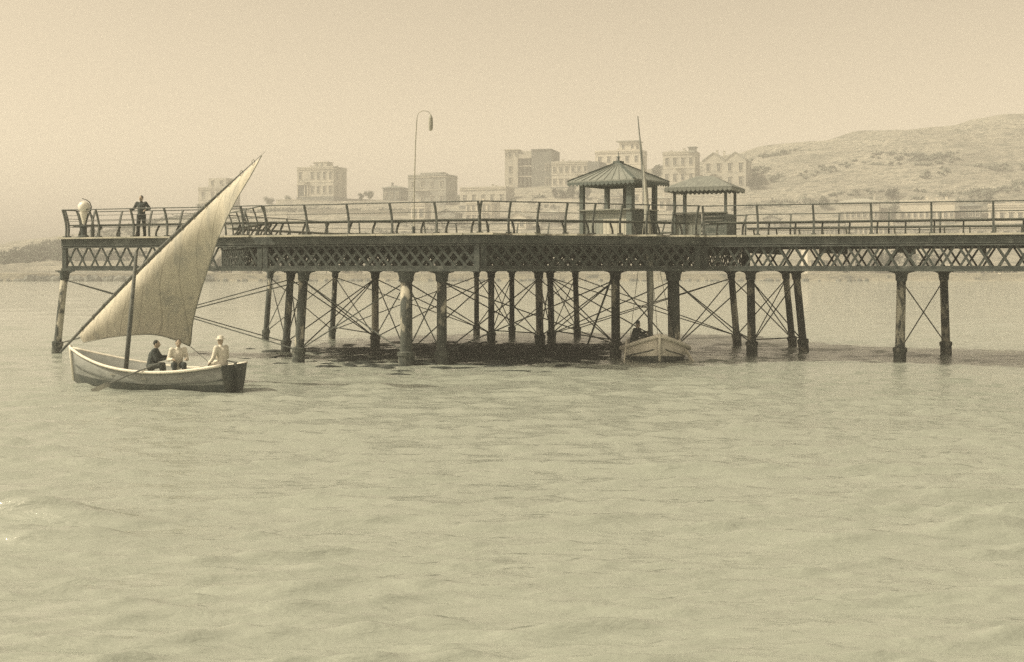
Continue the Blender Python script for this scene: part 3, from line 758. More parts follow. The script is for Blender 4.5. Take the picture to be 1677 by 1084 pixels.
def crom(pts, per=6):
    out = []
    for i in range(len(pts) - 1):
        p0, p1, p2, p3 = pts[max(0, i - 1)], pts[i], pts[i + 1], pts[min(len(pts) - 1, i + 2)]
        for j in range(per):
            t = j / per
            out.append(.5 * ((2 * p1) + (-p0 + p2) * t + (2 * p0 - 5 * p1 + 4 * p2 - p3) * t * t + (-p0 + 3 * p1 - 3 * p2 + p3) * t ** 3))
    return out + [pts[-1]]
foot = crom([bl(136, 561, 39.7), bl(176, 553, 39.5), bl(212, 549, 39.35), bl(252, 548, 39.6), bl(284, 556, 40.1), bl(312, 568, 40.7)])
leech = crom([bl(312, 568, 40.7), bl(315, 530, 40.2), bl(327, 482, 39.5), bl(343, 432, 38.75), bl(358, 388, 38.2), bl(382, 335, 37.65), bl(410, 288, 37.6), bl(428, 254, 37.6)])
NS, NT = 48, 20
grid = []
tack_q = (foot[0] - y0).length / (y1 - y0).length
yard_at = lambda q: y0 + (y1 - y0) * q + Vector((0, 0, .18 * math.sin(math.pi * q) - .05))
toward = inv.to_3x3() @ Vector((-.25, -1, 0)).normalized()
for i in range(NS + 1):
    s = i / NS
    A = yard_at(tack_q + (.985 - tack_q) * s)
    B = interp(foot, s / .4) if s <= .4 else interp(leech, (s - .4) / .6)
    row = []
    for j in range(NT + 1):
        t = j / NT
        P = A.lerp(B, t)
        span = (B - A).length
        belly = span * math.sin(math.pi * t ** .8) * (.27 - .2 * s)
        hz = max(0, min(1, (P.z - 1.3) / 1.9))
        row.append(P + toward * belly * (.45 + .55 * hz))
    grid.append(row)
smb = MB().rings(grid, closed=False)
sail = smb.build('sail', M['sail'], sb, True)
so = sail.modifiers.new('cloth', 'SOLIDIFY'); so.thickness = .012
for i in range(1, NS, 3):       # lashings round the yard
    c_ = grid[i][0]; q_ = tack_q + (.985 - tack_q) * i / NS
    yc = y0 + (y1 - y0) * q_ + Vector((0, 0, .18 * math.sin(math.pi * q_)))
    MB().tube([c_ + Vector((0, .05, -.05)), yc + Vector((0, .08, .02)), yc + Vector((0, 0, .09)), yc + Vector((0, -.08, .02)), c_ + Vector((0, -.05, -.05))], .012, 4).build('lashing', M['sparpale'], sail)
MB().tube([grid[i][NT] for i in range(NS + 1)], .016, 5).build('bolt_rope', M['sparpale'], sail)
MB().tube([bl(312, 568, 40.7), bl(340, 592, 38.0)], .012, 5).build('sheet_rope', M['spar'], sb)
rd = MB().slab([(-.05, -.35), (.16, -.35), (.13, .3), (.03, .86), (-.05, .86)], -.02, .02, ((-1, 0, 0), (0, 0, 1), (0, 1, 0))).build('rudder', M['hulldark'], sb); rd.location = (-LB / 2 - .05, 0, 0)
tl = MB().tube([(-LB / 2 - .1, 0, .88), (-LB / 2 + .7, .05, .98)], .022, 6).build('tiller', M['spar'], sb)
# oar trailing over the near side
oar = thing('oar', 'dark oar trailing in the water beside the sailing boat', 'oar', (0, 0, 0))
MB().tube([at(258, 596, 37.2), at(215, 612, 37.0), at(172, 631, 36.9)], .025, 8).build('loom', M['spar'], oar)
a_, b_ = at(178, 628.5, 36.9), at(150, 641, 36.85); dq = (b_ - a_)
MB().beam(a_, b_, .03, .15).build('blade', M['sparpale'], oar)
# crew
def seat(px, py, D): p_ = at(px, py, D); return p_
p = at(247, 604, 37.9)
person('person', 'crewman in dark clothes seated by the mast of the sailing boat', (p.x, p.y, p.z - .02), yawb + R(-60),
       sit_pose(((-.1, -.46, .34), (.22, -.5, .4)), ((-.26, -.22, .3), (.3, -.24, .36)), .09, .34, .3), M['coat'], M['trouser'])
p = at(290, 603, 37.7)
person('person', 'crewman in white shirt seated under the sail foot', (p.x, p.y, p.z - .0), R(24),
       sit_pose(((-.2, -.38, .3), (.2, -.38, .3)), lean=.1, drop=.3), M['whitecloth'], M['coat'])
p = at(364, 600, 37.0)
person('person', 'helmsman all in white seated at the stern of the sailing boat', (p.x, p.y, p.z - .02), yawb + R(80),
       sit_pose(((-.12, -.36, .26), (.3, -.2, .16)), lean=.05, drop=.3), M['whitecloth'], M['whitecloth'], 'white_hat')

# moored boat, bow on
bow, stern = at(1080, 590, 47.2), at(1066, 570, 53.2)
bow.z = stern.z = 0
mid = (bow + stern) / 2; dirb = bow - stern; yaw2 = math.atan2(dirb.y, dirb.x); L2 = dirb.length
rb = thing('moored_boat', 'white boat lying bow on below the kiosk with a tall bare mast', 'boat', mid, yaw2)
hull_parts(rb, L2, 2.75, 1.08, .36, .6, .4, M['hullwhite'], M['hullwhite'], M['hulldark'], .6, 1.25, .085)
inv = (Matrix.Translation(mid) @ Matrix.Rotation(yaw2, 4, 'Z')).inverted()
q0, q1, q2, q3 = bl(1066, 566, 49.5), bl(1061, 400, 49.5), bl(1053, 290, 49.5), bl(1044, 190, 49.5)
q0.z = -.1
MB().tube([q0, q1, q2, q3], [.1, .1, .055, .018], 10).build('mast', M['sparmid'], rb, True)
MB().tube([bl(1066, 540, 49.2), bl(1066, 500, 49.2), bl(1064, 440, 49.25), bl(1061, 380, 49.3), bl(1057, 310, 49.35), bl(1053, 270, 49.4)], [.04, .1, .13, .12, .08, .03], 10).build('furled_sail', M['sparpale'], rb, True)
for a_, b_, c_ in (((1060, 390), (1054, 425), 49.0), ((1058, 330), (1030, 565), 49.8), ((1058, 330), (1104, 562), 49.6), ((1050, 235), (1077, 552), 47.6)):
    MB().tube([bl(*a_, 49.4), bl(*b_, c_)], .012, 4).build('rigging_line', M['sparpale'], rb)
for a_, b_, w in (((1026, 556), (1021, 600), .05), ((1112, 556), (1135, 594), .04)):
    o_ = thing('oar', ('white oar hanging down beside the crewman of the moored boat' if a_[0] < 1060 else 'white oar slanting out from the empty side of the moored boat'), 'oar', (0, 0, 0))
    pa, pb = at(*a_, 49.1), at(*b_, 48.2)
    MB().tube([pa, pa.lerp(pb, .55)], .04, 8).build('loom', M['hullwhite'], o_)
    MB().beam(pa.lerp(pb, .5), pb, .05, .15).build('blade', M['hullwhite'], o_)
p = at(1037, 563, 50.2)
person('person', 'person in dark clothes sitting in the moored boat beside the mast', (p.x, p.y, p.z), R(60),
       sit_pose(((.1, -.5, .4), (.3, -.46, .5)), ((-.2, -.26, .34), (.32, -.22, .42)), lean=.1, drop=.32), M['coat'], M['trouser'], 'hat')
p = at(1056, 556, 50.0)
bd = MB(); rr = random.Random(4)
for k in range(9): bd.ball((rr.uniform(-.25, .25), rr.uniform(-.2, .2), rr.uniform(0, .22)), (rr.uniform(.12, .2), rr.uniform(.12, .2), rr.uniform(.08, .15)), 10, 7)
bo = tag(bd.build('sail_bundle', M['trouser']), 'dark bundle of cloth at the foot of the mast in the moored boat', 'bundle'); bo.location = (p.x, p.y, p.z - .1); remesh(bo, .03)

# ------------------------------------------------------------------ buildings on the far shore
win_me = {}
def win_mesh(w, h, arch=False):
    k = (round(w, 2), round(h, 2), arch)
    if k not in win_me:
        t = .14
        f = MB()
        f.box((-w / 2 - t / 2, 0, h / 2), (t, .16, h + .02)); f.box((w / 2 + t / 2, 0, h / 2), (t, .16, h + .02)); f.box((0, 0, h + t / 2), (w + 2 * t + .1, .2, t)); f.box((0, 0, -t / 2), (w + 2 * t + .2, .26, t))
        f.box((0, .0, h / 2), (.07, .1, h)); f.box((0, 0, h * .66), (w, .1, .06)); f.box((0, -.06, h + t + .12), (w + .7, .3, .12))
        pn = MB().box((0, 0, h / 2), (w, .05, h))
        win_me[k] = (f.mesh('window', M['trim']), pn.mesh('pane', M['glass']))
    return win_me[k]
def add_win(parent, x, y, z, rz, w, h):
    f, pn = win_mesh(w, h)
    fo = link('window', f, parent, (x, y, z), (0, 0, rz)); link('pane', pn, fo, (0, .0, 0))
def house(label, px0, px1, ptop, pbase, wall='wall1', yaw=None, depth=9.0, floors=2, ncol=4, roof='flat', roofm='roofdark', side=2, ww=1.0, wh=1.9, cat='building', name='house', skip=(), D=None, wz=None, tower=None):
    """front facade spans px0..px1 as seen in the photograph; it stands on the hillside where the base line of sight lands"""
    cxp = (px0 + px1) / 2
    g = on_ground(cxp, pbase) if D is None else Vector((at(cxp, pbase, D).x, D, 0))
    Dg = g.y; base = at(cxp, pbase, Dg).z
    if yaw is None: yaw = R(-20)
    span = (px1 - px0) / 2000 * Dg
    depth = min(depth, span * .8)
    W = (span - depth * abs(math.sin(yaw))) / math.cos(yaw)
    g.x -= math.copysign(depth * abs(math.sin(yaw)) / 2, -yaw) if yaw else 0
    H = at(cxp, ptop, Dg).z - base
    r = thing(name, label, cat, (g.x, Dg, base), yaw)
    fd = min(5.2, base + .7); found = MB().box((0, depth / 2, -fd / 2), (W + .3, depth + .3, fd)); found.build('foundation', M['wall4'], r)
    wm = M[wall]
    if roof in ('gable', 'twin'): HW = H * .78
    elif roof == 'hip': HW = H * .84
    else: HW = H
    MB().box((0, depth / 2, HW / 2 + .02), (W, depth, HW)).build('wall', wm, r)
    if roof == 'flat':
        MB().box((0, depth / 2, HW - .45), (W + .5, depth + .5, .25)).build('cornice', M['trim'], r)
        par = MB()
        par.box((0, -.02, HW + .28), (W + .1, .3, .52)); par.box((-W / 2, depth / 2, HW + .27), (.3, depth - .4, .5)); par.box((W / 2, depth / 2, HW + .27), (.3, depth - .4, .5))
        par.build('parapet', wm, r)
        if floors > 1: MB().box((0, depth / 2, HW * (1 / floors) + .1), (W + .2, depth + .2, .16)).build('string_course', M['trim'], r)
    elif roof == 'hip':
        o = .5; z0, z1 = HW, H
        lo_ = [(-W / 2 - o, -o, z0), (W / 2 + o, -o, z0), (W / 2 + o, depth + o, z0), (-W / 2 - o, depth + o, z0)]
        hi = [(-max(.2, W / 2 - depth / 2), depth / 2, z1), (max(.2, W / 2 - depth / 2), depth / 2, z1)]
        lw = [(x, y, z - .2) for x, y, z in lo_]
        MB().add(lw + lo_ + hi, [(0, 1, 5, 4), (1, 2, 6, 5), (2, 3, 7, 6), (3, 0, 4, 7), (4, 5, 9, 8), (5, 6, 9), (6, 7, 8, 9), (7, 4, 8), (3, 2, 1, 0)]).build('roof', M[roofm], r)
    elif roof == 'gable':
        o = .4
        MB().slab([(-W / 2, HW), (W / 2, HW), (0, H)], 0, -depth, ((1, 0, 0), (0, 0, 1), (0, -1, 0))).build('gable_wall', wm, r)
        MB().slab([(-W / 2 - o, HW - .2), (0, H + .02), (W / 2 + o, HW - .2), (W / 2 + o, HW + .1), (0, H + .35), (-W / 2 - o, HW + .1)], o, -depth - o, ((1, 0, 0), (0, 0, 1), (0, -1, 0))).build('roof', M[roofm], r)
    elif roof == 'twin':
        o = .25
        for s in (-1, 1):
            q = W / 4
            MB().slab([(-q + .01, HW), (q - .01, HW), (0, H)], 0, -depth, ((1, 0, 0), (0, 0, 1), (0, -1, 0))).build('gable_wall', wm, r).location = (s * q, 0, 0)
            MB().slab([(-q - o * (s < 0), HW - .1), (0, H + .02), (q + o * (s > 0), HW - .1), (q + o * (s > 0), HW + .2), (0, H + .35), (-q - o * (s < 0), HW + .2)], o, -depth - o, ((1, 0, 0), (0, 0, 1), (0, -1, 0))).build('roof', M[roofm], r).location = (s * q, 0, 0)
    rq = random.Random(int(px0 * 7 + px1))
    for _ in range(rq.choice((1, 2, 2, 3))):
        cxx, cyy = rq.uniform(-.38, .38) * W, rq.uniform(.3, .8) * depth; ch = rq.uniform(.9, 1.7)
        MB().box((cxx, cyy, H + ch / 2 - .5), (.7, .6, ch + 1)).box((cxx, cyy, H + ch + .06), (.9, .8, .14)).build('chimney', wm, r)
    if floors > 1 and W > 7:
        bx_ = W * rq.choice((-.25, 0, .25)); bz_ = HW / floors
        bl_ = MB().box((bx_, -.6, bz_ + .1), (2.6, 1.2, .18)).build('balcony', M['trim'], r)
        for q in range(9): MB().box((bx_ - 1.2 + q * .3, -1.12, bz_ + .6), (.06, .06, .9)).build('baluster', M['shutter'], bl_)
        MB().box((bx_, -1.12, bz_ + 1.08), (2.6, .1, .08)).build('handrail', M['shutter'], bl_)
    fh = HW / floors
    h_ = min(wh, fh * .58)
    for f in range(floors):
        for c in range(ncol):
            if (f, c) in skip: continue
            add_win(r, -W / 2 + W * (c + .5) / ncol, -.06, f * fh + fh * .24, 0, min(ww, W / ncol * .5), h_)
        for c in range(side):
            for sgn in (-1, 1):
                add_win(r, sgn * (W / 2 + .06), depth * (c + .5) / max(1, side), f * fh + fh * .24, sgn * math.pi / 2, min(ww, depth / max(1, side) * .5), h_)
    r['_w'] = W; r['_h'] = H; r['_d'] = depth
    return r, W, H
def clean(r):
    for k in ('_w', '_h', '_d'):
        if k in r: del r[k]
# 1 pale block behind the sail
r, W, H = house('pale stepped block with small windows behind the tip of the lateen sail', 322, 386, 308, 346, 'wall1', None, 10, 2, 3, side=2)
MB().box((W * .16, 5, H + 2.0), (W * .64, 9, 3.9)).build('upper_storey', M['wall1'], r)
for q in (-.02, .3): add_win(r, W * q, .44, H + 1.2, 0, .9, 1.6)
# 2 villa
r, W, H = house('two storey villa with raised parapet standing alone on the skyline', 484, 563, 275, 322, 'wall1', None, 11, 2, 6, side=2, ww=1.0, wh=2.6, skip=((0, 0), (0, 1), (1, 1)))
MB().box((W * .12, 3, H + 1.2), (W * .36, 5, 2.0)).build('raised_parapet', M['wall1'], r)
MB().box((W * .12, 3, H + 2.3), (W * .4, 5.4, .25)).build('parapet_coping', M['trim'], r)
for q in (-.09, .04): MB().box((W * .12 + W * q, .42, H + 1.2), (.5, .08, 1.0)).build('parapet_panel', M['shutter'], r)
lg = MB().box((-W * .38, -.05, H * .22), (W * .17, .08, H * .36)).build('loggia_opening', M['glass'], r)
MB().box((-W * .235, -.05, H * .22), (W * .06, .08, H * .36)).build('loggia_opening', M['glass'], r)
for q in (-.475, -.28, -.2): MB().box((W * q, -.3, H * .21), (.35, .35, H * .42)).build('loggia_pillar', M['trim'], r)
MB().box((-W * .33, -.3, H * .43), (W * .34, .9, .35)).build('loggia_beam', M['trim'], r)
# 3 dark low house
house('dark low house with a hipped roof beside the portico block', 626, 667, 303, 329, 'wall4', None, 9, 1, 3, 'hip', side=1)
# 4 block with the portico
r, W, H = house('grey flat roofed block with a columned portico below the hooked lamp post', 667, 747, 288, 336, 'wall2', None, 11, 2, 4, side=2)
MB().box((W * .05, 5, H + .7), (W * .55, 7, 1.3)).build('roof_storey', M['wall2'], r)
MB().box((-W * .1, -.5, H * .5), (W * .3, 1.2, .2)).build('balcony', M['trim'], r)
r, W, H = house('small white house with a dark double door in front of the portico block', 672, 704, 334, 362, 'wall3', None, 6, 1, 2, side=1, ww=1.4, wh=2.6)
house('grey gabled shed on the slope beside the portico block', 716, 756, 342, 372, 'wall2', None, 8, 1, 2, 'gable', 'roofpale', side=1)
# 5 long low
house('long low pale house with five windows beside the tower house with dark loggia', 752, 842, 308, 336, 'wall1', None, 9, 1, 5, 'flat', side=1, wh=2.2)
house('pale two storey house with five narrow windows below the long low house', 762, 818, 332, 366, 'wall3', None, 8, 2, 5, 'flat', side=1, ww=.7)
house('small white cottage on the slope below the loggia tower', 832, 872, 348, 376, 'wall3', None, 7, 1, 2, 'gable', 'roofpale', side=1)
house('grey cottage with a hipped roof beside the white slope cottage', 884, 926, 344, 372, 'wall2', None, 7, 1, 3, 'hip', 'roofpale', side=1)
# 6 tower block with dark loggia
g = on_ground(864, 307); base = at(864, 307, g.y).z; k = g.y / 2000
tb = thing('tower_house', 'tall tower house with a deep dark loggia and a shaded side wing', 'building', (g.x, g.y, base), R(-14))
H6 = 62 * k; wx0 = -38 * k
MB().box((0, 8, -2.6), (80 * k, 17, 5.2)).build('foundation', M['wall4'], tb)
MB().box((-28 * k, 7, H6 / 2), (22 * k, 14, H6)).build('wall', M['wall1'], tb)
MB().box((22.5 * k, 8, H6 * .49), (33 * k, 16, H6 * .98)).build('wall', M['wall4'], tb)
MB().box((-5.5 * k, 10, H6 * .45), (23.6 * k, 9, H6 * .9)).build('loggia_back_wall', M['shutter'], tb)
MB().box((-5.5 * k, 5.6, H6 * .835), (23.4 * k, 11, H6 * .12)).build('loggia_head', M['wall1'], tb)
for q in (.3, .57): MB().box((-5.5 * k, 3.0, H6 * q), (23.4 * k, 5.4, .3)).build('loggia_floor', M['trim'], tb)
for q in (-12.5, -5.5, 1.5): MB().box((q * k, .6, H6 * .39), (.35, .35, H6 * .78)).build('loggia_pillar', M['wall4'], tb)
MB().box((-28 * k, 7, H6 + .15), (25 * k, 15, .35)).build('cornice', M['trim'], tb)
MB().box((-9 * k, 7, H6 * .93), (30 * k, 10, H6 * .1)).build('roof_storey', M['wall1'], tb)
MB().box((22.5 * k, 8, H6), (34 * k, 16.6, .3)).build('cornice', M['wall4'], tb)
for q in (.12, .42, .82): add_win(tb, -30 * k, -.06, H6 * q, 0, 1.0, 2.0)
for q in (.08, .45): add_win(tb, 32 * k, -.06, H6 * q, 0, 1.2, 2.2)
add_win(tb, -20 * k, -.06, H6 * .85, 0, .8, 1.2)
for q in (.82,): add_win(tb, -36 * k, -.06, H6 * q, 0, .8, 1.4)
# 7
r, W, H = house('pale long block with a dark end wall between tower house and kiosk roof', 903, 977, 266, 306, 'wall1', None, 10, 2, 6, side=1)
MB().box((W / 2 + 2.3, 4, H / 2), (4.4, 10, H)).build('end_wing', M['wall4'], r)
# 8 behind the kiosk, with tower
r, W, H = house('broad pale house with a flat capped tower behind the kiosk roof', 975, 1062, 248, 292, 'wall3', None, 10, 2, 5, side=1)
MB().box((W * .2, 4, H + 1.9), (W * .36, 6, 3.8)).build('tower', M['wall3'], r)
MB().box((W * .2, 4, H + 3.9), (W * .5, 7.6, .35)).build('tower_cap', M['roofpale'], r)
for q in (.1, .3): add_win(r, W * q, .94, H + 1.2, 0, .8, 1.5)
# 9
r, W, H = house('pale two storey house with shaded side wall and corner turret', 1086, 1150, 250, 302, 'wall1', None, 9, 2, 4, side=2, wh=2.4)
MB().box((W * .42, .8, H + .8), (W * .2, 3, 1.8)).build('turret', M['wall2'], r)
MB().box((W * .42, .8, H + 1.8), (W * .27, 3.8, .3)).build('turret_cap', M['roofdark'], r)
# 10 twin gables
house('house with twin gables on the edge of the bare hill', 1152, 1238, 250, 308, 'wall1', None, 12, 2, 4, 'twin', 'roofpale', side=2, ww=1.1, wh=2.6)
house('low tiled house half hidden behind the open refreshment stand', 1062, 1100, 320, 345, 'wall3', None, 7, 1, 2, 'hip', 'roofpale', side=1)
house('small white house seen through the kiosk posts', 1030, 1058, 310, 334, 'wall3', None, 6, 1, 1, 'flat', side=1, ww=1.6)
house('grey terrace house just under the kiosk roof eave', 985, 1024, 322, 350, 'wall2', None, 7, 1, 3, 'flat', side=1)
def garden_wall(label, px0, px1, py, h=1.6):
    a_, b_ = on_ground(px0, py), on_ground(px1, py + 1); d_ = b_ - a_
    w = thing('garden_wall', label, 'wall', a_, math.atan2(d_.y, d_.x)); n = max(2, int(d_.xy.length / 5))
    for i in range(n):
        x = d_.xy.length * (i + .5) / n; q = a_.lerp(b_, (i + .5) / n); z = ground(q.x, q.y) - a_.z
        MB().box((x, 0, z + h / 2 - .8), (d_.xy.length / n - .03, .5, h + 1.6)).build('wall_section', M['wall1'], w)
        MB().box((x, 0, z + h + .08), (d_.xy.length / n - .02, .7, .16)).build('coping', M['trim'], w)
garden_wall('pale garden wall on the slope below the skyline villa', 452, 600, 336)
garden_wall('longer terrace wall on the slope between villa and portico block', 500, 668, 352)
garden_wall('terrace wall below the tower house with the dark loggia', 846, 960, 334)
garden_wall('low field wall on the slope behind the lateen sail', 350, 470, 356)
garden_wall('terrace wall under the twin gabled house', 1120, 1246, 330)
# right hand rows
house('long row house with seven small windows and a grey hipped roof', 1376, 1452, 324, 364, 'wall1', None, 9, 1, 7, 'hip', 'roofpale', side=1, ww=1.0, wh=1.7)
house('white row house with close set windows below the bare hill', 1478, 1574, 330, 364, 'wall3', None, 9, 1, 9, 'flat', side=1, ww=.8, wh=1.6)
house('dark hip roofed house between two white row houses', 1574, 1616, 332, 360, 'wall4', None, 9, 1, 3, 'hip', 'roofdark', side=1)
house('white four windowed house beyond the dark hip roofed house', 1622, 1690, 336, 366, 'wall3', None, 9, 1, 4, 'flat', side=1)
house('long arcaded low building with many dark openings above the sea front', 1300, 1392, 366, 390, 'wall2', None, 8, 1, 11, 'flat', side=1, ww=1.1, wh=2.4)
house('second arcaded low building with white piers above the sea front', 1400, 1474, 366, 392, 'wall3', None, 8, 1, 8, 'flat', side=1, ww=1.2, wh=2.6)
house('grey five windowed store with a pale roof above the sea front', 1500, 1580, 370, 396, 'wall2', None, 8, 1, 5, 'hip', 'roofpale', side=1)
house('pale store with four wide dark openings above the sea front', 1600, 1690, 372, 398, 'wall1', None, 8, 1, 4, 'flat', side=1, ww=2.2, wh=2.4)
house('small lone gabled shed on the bare slope near the arcaded building', 1250, 1284, 352, 376, 'wall2', None, 6, 1, 2, 'gable', 'roofpale', side=1)
# sea front houses seen through the girders
for lab, a_, b_, t_, w_, n_, rf_ in (
  ('white sea front house seen through the girder of the pier arm', 1322, 1380, 404, 'wall3', 3, 'flat'),
  ('sea front house with dark shutters beside the white one under the pier arm', 1392, 1436, 400, 'wall1', 2, 'hip'),
  ('pale sea front cottage beyond the outer pier spur', 345, 372, 430, 'wall3', 2, 'gable'),
  ('white gabled boathouse on the shore beside the sea front cottage', 392, 424, 432, 'wall3', 1, 'gable'),
  ('low flat roofed white boathouse on the shore behind the pier head', 560, 590, 436, 'wall3', 2, 'flat'),
  ('pale sea front house behind the thickest pier columns', 632, 668, 424, 'wall1', 3, 'hip'),
  ('white sea front cottage behind the middle of the pier head', 700, 740, 428, 'wall3', 3, 'gable'),
  ('long pale shed on the shore behind the middle of the pier head', 830, 905, 432, 'wall1', 5, 'hip')):
    house(lab, a_, b_, t_, 449, w_, 0, 7, 1, n_, rf_, 'roofpale', side=1, D=311 + (a_ % 7), ww=1.1, wh=1.7)
# bathing pavilions at the right
for lab, a_, b_ in (('open bathing pavilion with a white timber frame on the sea wall', 1557, 1602), ('second bathing pavilion with dark boarding and five posts on the sea wall', 1612, 1668)):
    D = 302.5; c = at((a_ + b_) / 2, 456, D); w = (b_ - a_) / 2000 * D
    pv = thing('bathing_pavilion', lab, 'pavilion', (c.x, D, 1.8))
    MB().box((0, 2.2, 1.0), (w - .5, 3.6, 2.0)).build('boarding', M['shutter'], pv)
    MB().box((0, 1.6, 2.15), (w + .6, 5.6, .22)).build('roof', M['wall3'], pv)
    for q in range(5):
        if a_ < 1600 and q in (1, 3): continue
        MB().box((-w / 2 + w * q / 4, -.6, 1.0), (.3, .3, 2.05)).build('post', M['wall3'], pv)
    MB().box((0, -.6, .12), (w + .4, .35, .2)).build('sill', M['wall3'], pv)
for o in list(bpy.data.objects):
    clean(o)

# ------------------------------------------------------------------ trees, scrub, rocks
def tree_meshes(seed, h, w, nleaf, leaf, dense=1.0, m='leaf'):
    rr = random.Random(seed)
    tr = MB().tube([(0, 0, -.6), (rr.uniform(-.1, .1) * h * .3, 0, h * .22), (rr.uniform(-.1, .1) * h * .3, rr.uniform(-.1, .1), h * .5)], [.055 * h * .6, .04 * h * .6, .022 * h * .6], 7)
    cl = []
    for k in range(9):
        a = rr.uniform(0, 6.28); rad = w * .5 * rr.uniform(.1, .8); z = h * rr.uniform(.38, .9)
        c = Vector((math.cos(a) * rad, math.sin(a) * rad, z)); cl.append((c, w * rr.uniform(.16, .3)))
        tr.tube([(0, 0, h * rr.uniform(.25, .45)), c * .6 + Vector((0, 0, h * .15)), c], [.02 * h * .6, .013 * h * .6, .006 * h * .6], 5)
    cr = MB()
    for k in range(nleaf):
        c, rd = cl[rr.randrange(len(cl))]
        d = Vector((rr.gauss(0, 1), rr.gauss(0, 1), rr.gauss(0, .8))).normalized() * rd * rr.uniform(.3, 1.1)
        p_ = c + d; u_ = Vector((rr.gauss(0, 1), rr.gauss(0, 1), rr.gauss(0, 1))).normalized(); v_ = u_.orthogonal().normalized() * leaf * rr.uniform(.6, 1.3); u_ = u_ * leaf * rr.uniform(.6, 1.3)
        cr.add([p_ - u_ - v_ * .4, p_ + u_ * .2 - v_, p_ + u_ + v_ * .3, p_ - u_ * .1 + v_], [(0, 1, 2, 3)])
    return tr.mesh('trunk', M['bark']), cr.mesh('crown', M[m])
protos = [tree_meshes(1, 6, 5.5, 900, .3), tree_meshes(2, 5, 6.5, 1000, .3), tree_meshes(3, 7, 4.6, 850, .3, m='leafpale'), tree_meshes(4, 4.2, 5, 800, .26, m='leafpale')]
def tree(label, px, py, k, s=1.0, group=None, D=None, name='tree'):
    g = on_ground(px, py) if D is None else Vector((at(px, py, D).x, D, ground(at(px, py, D).x, D)))
    t = thing(name, label, 'tree', g, random.uniform(0, 6), group)
    tr, cr = protos[k]
    link('trunk', tr, t, scale=(s, s, s)); link('crown', cr, t, scale=(s, s, s))
tree('dark bushy tree against the side wall of the skyline villa', 604, 322, 1, .62)
tree('small dark tree on the slope between villa and dark low house', 590, 330, 0, .5)
tree('low tree on the bare skyline farther from the villa loggia', 440, 334, 1, .62)
tree('low pale tree on the bare skyline next to the villa loggia', 470, 333, 3, .7)
tree('round tree at the foot of the pale stepped block by the sail', 330, 350, 1, .7)
tree('dark tree against the side wall of the portico block', 757, 336, 0, .7)
for i, px in enumerate((908, 922, 936, 950, 962)):
    tree('small dark tree in the row below the pale block with dark end wall', px, 325 + (i % 2) * 2, i % 2, .55 + .08 * (i % 3), 'row of trees below the pale block')
tree('tree rising behind the kiosk roof beside the flat capped tower', 1076, 296, 0, .9)
tree('dark tree at the hillward corner of the twin gabled house', 1238, 312, 1, .75)
tree('lone dark tree in the middle of the bare hill above the row houses', 1460, 326, 1, .62)
tree('pale dry tree beside the dark hip roofed house', 1620, 345, 2, .9)
tree('dry tree on the open slope before the row house with seven windows', 1350, 345, 3, 1.0)
tree('pale tree between the row house and the white row house', 1464, 366, 2, .8)
for i, (px, k_, s_) in enumerate(((362, 1, .75), (378, 0, .8), (438, 1, .8), (455, 0, .9), (474, 1, .7), (510, 0, .8), (534, 1, .8), (608, 0, .6), (690, 1, .6), (770, 0, .7), (925, 1, .55))):
    tree('dark tree on the far shore seen below the girders of the pier head', px, 448, k_, s_, 'shore trees behind the pier head', 307 + i % 4)
tree('broad dark tree on the sea front beside the shuttered house', 1455, 448, 1, 1.0, D=305)
tree('dark tree on the sea front behind the braced column pair of the pier arm', 1492, 448, 0, .8, D=306)
tree('wide tree between the arm columns on the sea front', 1522, 448, 1, .8, D=305)

def scrub(name, label_kind, spots, m, leaf, seed):
    rr = random.Random(seed); mb = MB()
    for x, y, rx, ry, n in spots:
        for k in range(n):
            a, q = rr.uniform(0, 6.28), rr.random() ** .5
            bx, by = x + math.cos(a) * rx * q, y + math.sin(a) * ry * q; bz = ground(bx, by); sz = rr.uniform(.5, 1.3)
            for _ in range(26):
                p_ = Vector((bx + rr.gauss(0, .5) * sz, by + rr.gauss(0, .5) * sz, bz + abs(rr.gauss(0, .45)) * sz))
                u_ = Vector((rr.gauss(0, 1), rr.gauss(0, 1), rr.gauss(0, 1))).normalized(); v_ = u_.orthogonal().normalized() * leaf * rr.uniform(.6, 1.3); u_ = u_ * leaf * rr.uniform(.6, 1.3)
                mb.add([p_ - u_ - v_ * .4, p_ + u_ * .2 - v_, p_ + u_ + v_ * .3, p_ - u_ * .1 + v_], [(0, 1, 2, 3)])
    return tag(mb.build(name, m), label_kind, 'scrub', kind='stuff')
sp = []
for px, py, rx, ry, n in ((150, 390, 16, 14, 90), (220, 372, 18, 12, 90), (290, 358, 16, 8, 80), (330, 352, 8, 6, 40), (420, 350, 20, 6, 45), (520, 345, 24, 5, 60), (600, 348, 24, 5, 60), (690, 375, 20, 8, 40), (860, 330, 18, 6, 30), (960, 330, 20, 5, 30),
                          (1280, 252, 12, 3, 28), (1500, 258, 16, 3, 60), (1530, 262, 8, 3, 24), (1532, 285, 5, 2, 12), (1640, 275, 9, 3, 20), (1640, 310, 16, 3, 40), (1420, 262, 18, 2, 20), (1350, 280, 14, 2, 14), (1250, 300, 8, 3, 20), (1245, 280, 4, 3, 14), (1330, 330, 26, 3, 26), (1560, 322, 22, 3, 40), (1470, 320, 10, 2, 10), (1270, 335, 16, 3, 16)):
    g = on_ground(px, py); sp.append((g.x, g.y, rx, ry, n))
hs = []
for px, py, rx, ry, n in ((60, 415, 12, 12, 170), (30, 425, 8, 8, 60), (100, 405, 16, 14, 190), (85, 424, 22, 9, 190), (130, 418, 20, 9, 120), (130, 400, 14, 12, 80)):
    g = on_ground(px, py); hs.append((g.x, g.y, rx, ry, n))
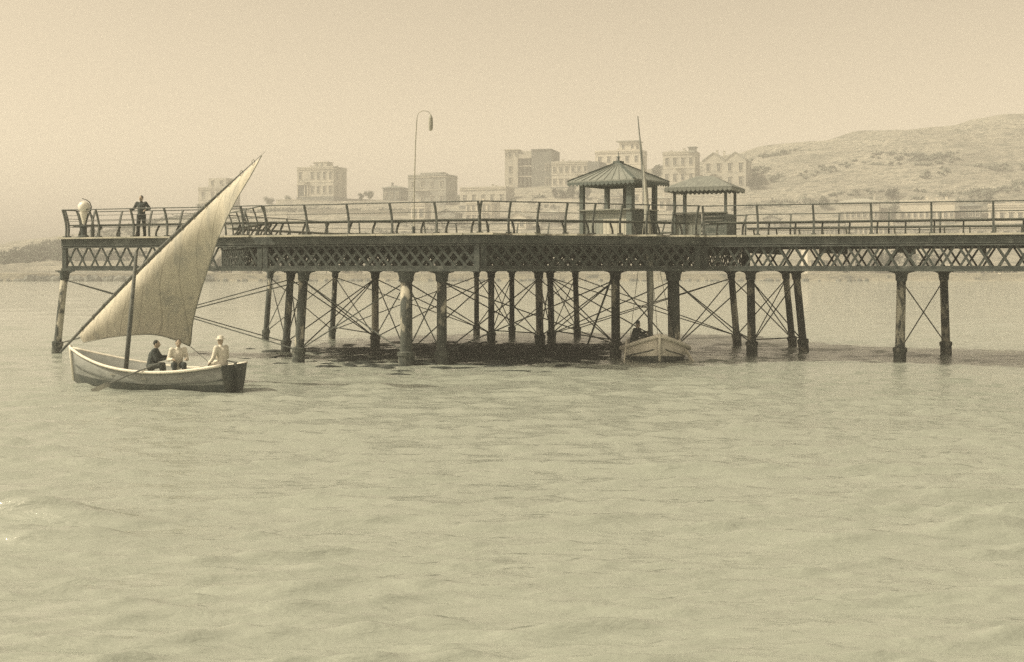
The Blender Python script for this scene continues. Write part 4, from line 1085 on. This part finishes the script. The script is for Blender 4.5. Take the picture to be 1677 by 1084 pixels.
scrub('headland_scrub', 'dense dark scrub covering the headland beyond the pier spur', hs, M['leaf'], .36, 5)
scrub('hillside_scrub', 'patches of dark scrub scattered over the hillside', sp, M['leafpale'], .34, 21)
rr = random.Random(8); mb = MB()
for k in range(420):
    px = rr.uniform(-10, 345) if k < 300 else rr.uniform(340, 1450)
    D = rr.uniform(297.5, 304 if k < 300 else 299.6); x = (px - 838) / 2000 * D
    s_ = rr.uniform(.35, 1.5) if k < 300 else rr.uniform(.25, .6)
    if px < 40: s_ *= .4
    b = len(mb.v); mb.ball((x, D, .1 + s_ * .15), (s_ * 1.2, s_, s_ * .8), 7, 5)
    for i in range(b, len(mb.v)):
        v = mb.v[i]; mb.v[i] = (v[0] + rr.uniform(-.2, .2) * s_, v[1] + rr.uniform(-.2, .2) * s_, v[2] + rr.uniform(-.2, .2) * s_)
tag(mb.build('shore_rocks', M['rock']), 'dark rocks heaped along the waterline of the far shore', 'rocks', kind='stuff')

# dark lumps awash round the columns, added to deepen the pier head's shade
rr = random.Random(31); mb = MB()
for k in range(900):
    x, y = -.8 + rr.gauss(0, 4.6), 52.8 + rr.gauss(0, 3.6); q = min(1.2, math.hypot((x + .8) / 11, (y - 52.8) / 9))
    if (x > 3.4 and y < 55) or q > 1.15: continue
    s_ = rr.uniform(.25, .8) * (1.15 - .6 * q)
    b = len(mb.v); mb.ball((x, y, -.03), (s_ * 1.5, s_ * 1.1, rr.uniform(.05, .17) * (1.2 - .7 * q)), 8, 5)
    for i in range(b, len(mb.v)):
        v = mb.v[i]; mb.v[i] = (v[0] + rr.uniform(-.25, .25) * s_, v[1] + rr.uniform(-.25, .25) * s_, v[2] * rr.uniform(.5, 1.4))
tag(mb.build('darkening_lumps', M['dark_lump']), 'dark low lumps added to darken the water round the columns of the pier head', 'dark_lump', kind='stuff')

# ------------------------------------------------------------------ haze over the bay
hz = MB().box((0, 330, 39), (1180, 820, 80)).build('haze', None)
hm = bpy.data.materials.new('sea_haze'); hm.use_nodes = True
t = hm.node_tree; t.nodes.clear()
pv = t.nodes.new('ShaderNodeVolumePrincipled'); pv.inputs['Color'].default_value = (1, 1, 1, 1); pv.inputs['Density'].default_value = .00105
pv.inputs['Anisotropy'].default_value = .0
mo = t.nodes.new('ShaderNodeOutputMaterial'); t.links.new(pv.outputs[0], mo.inputs['Volume'])
hz.data.materials.append(hm)
tag(hz, 'thin pale sea haze over the bay', 'haze', kind='stuff')
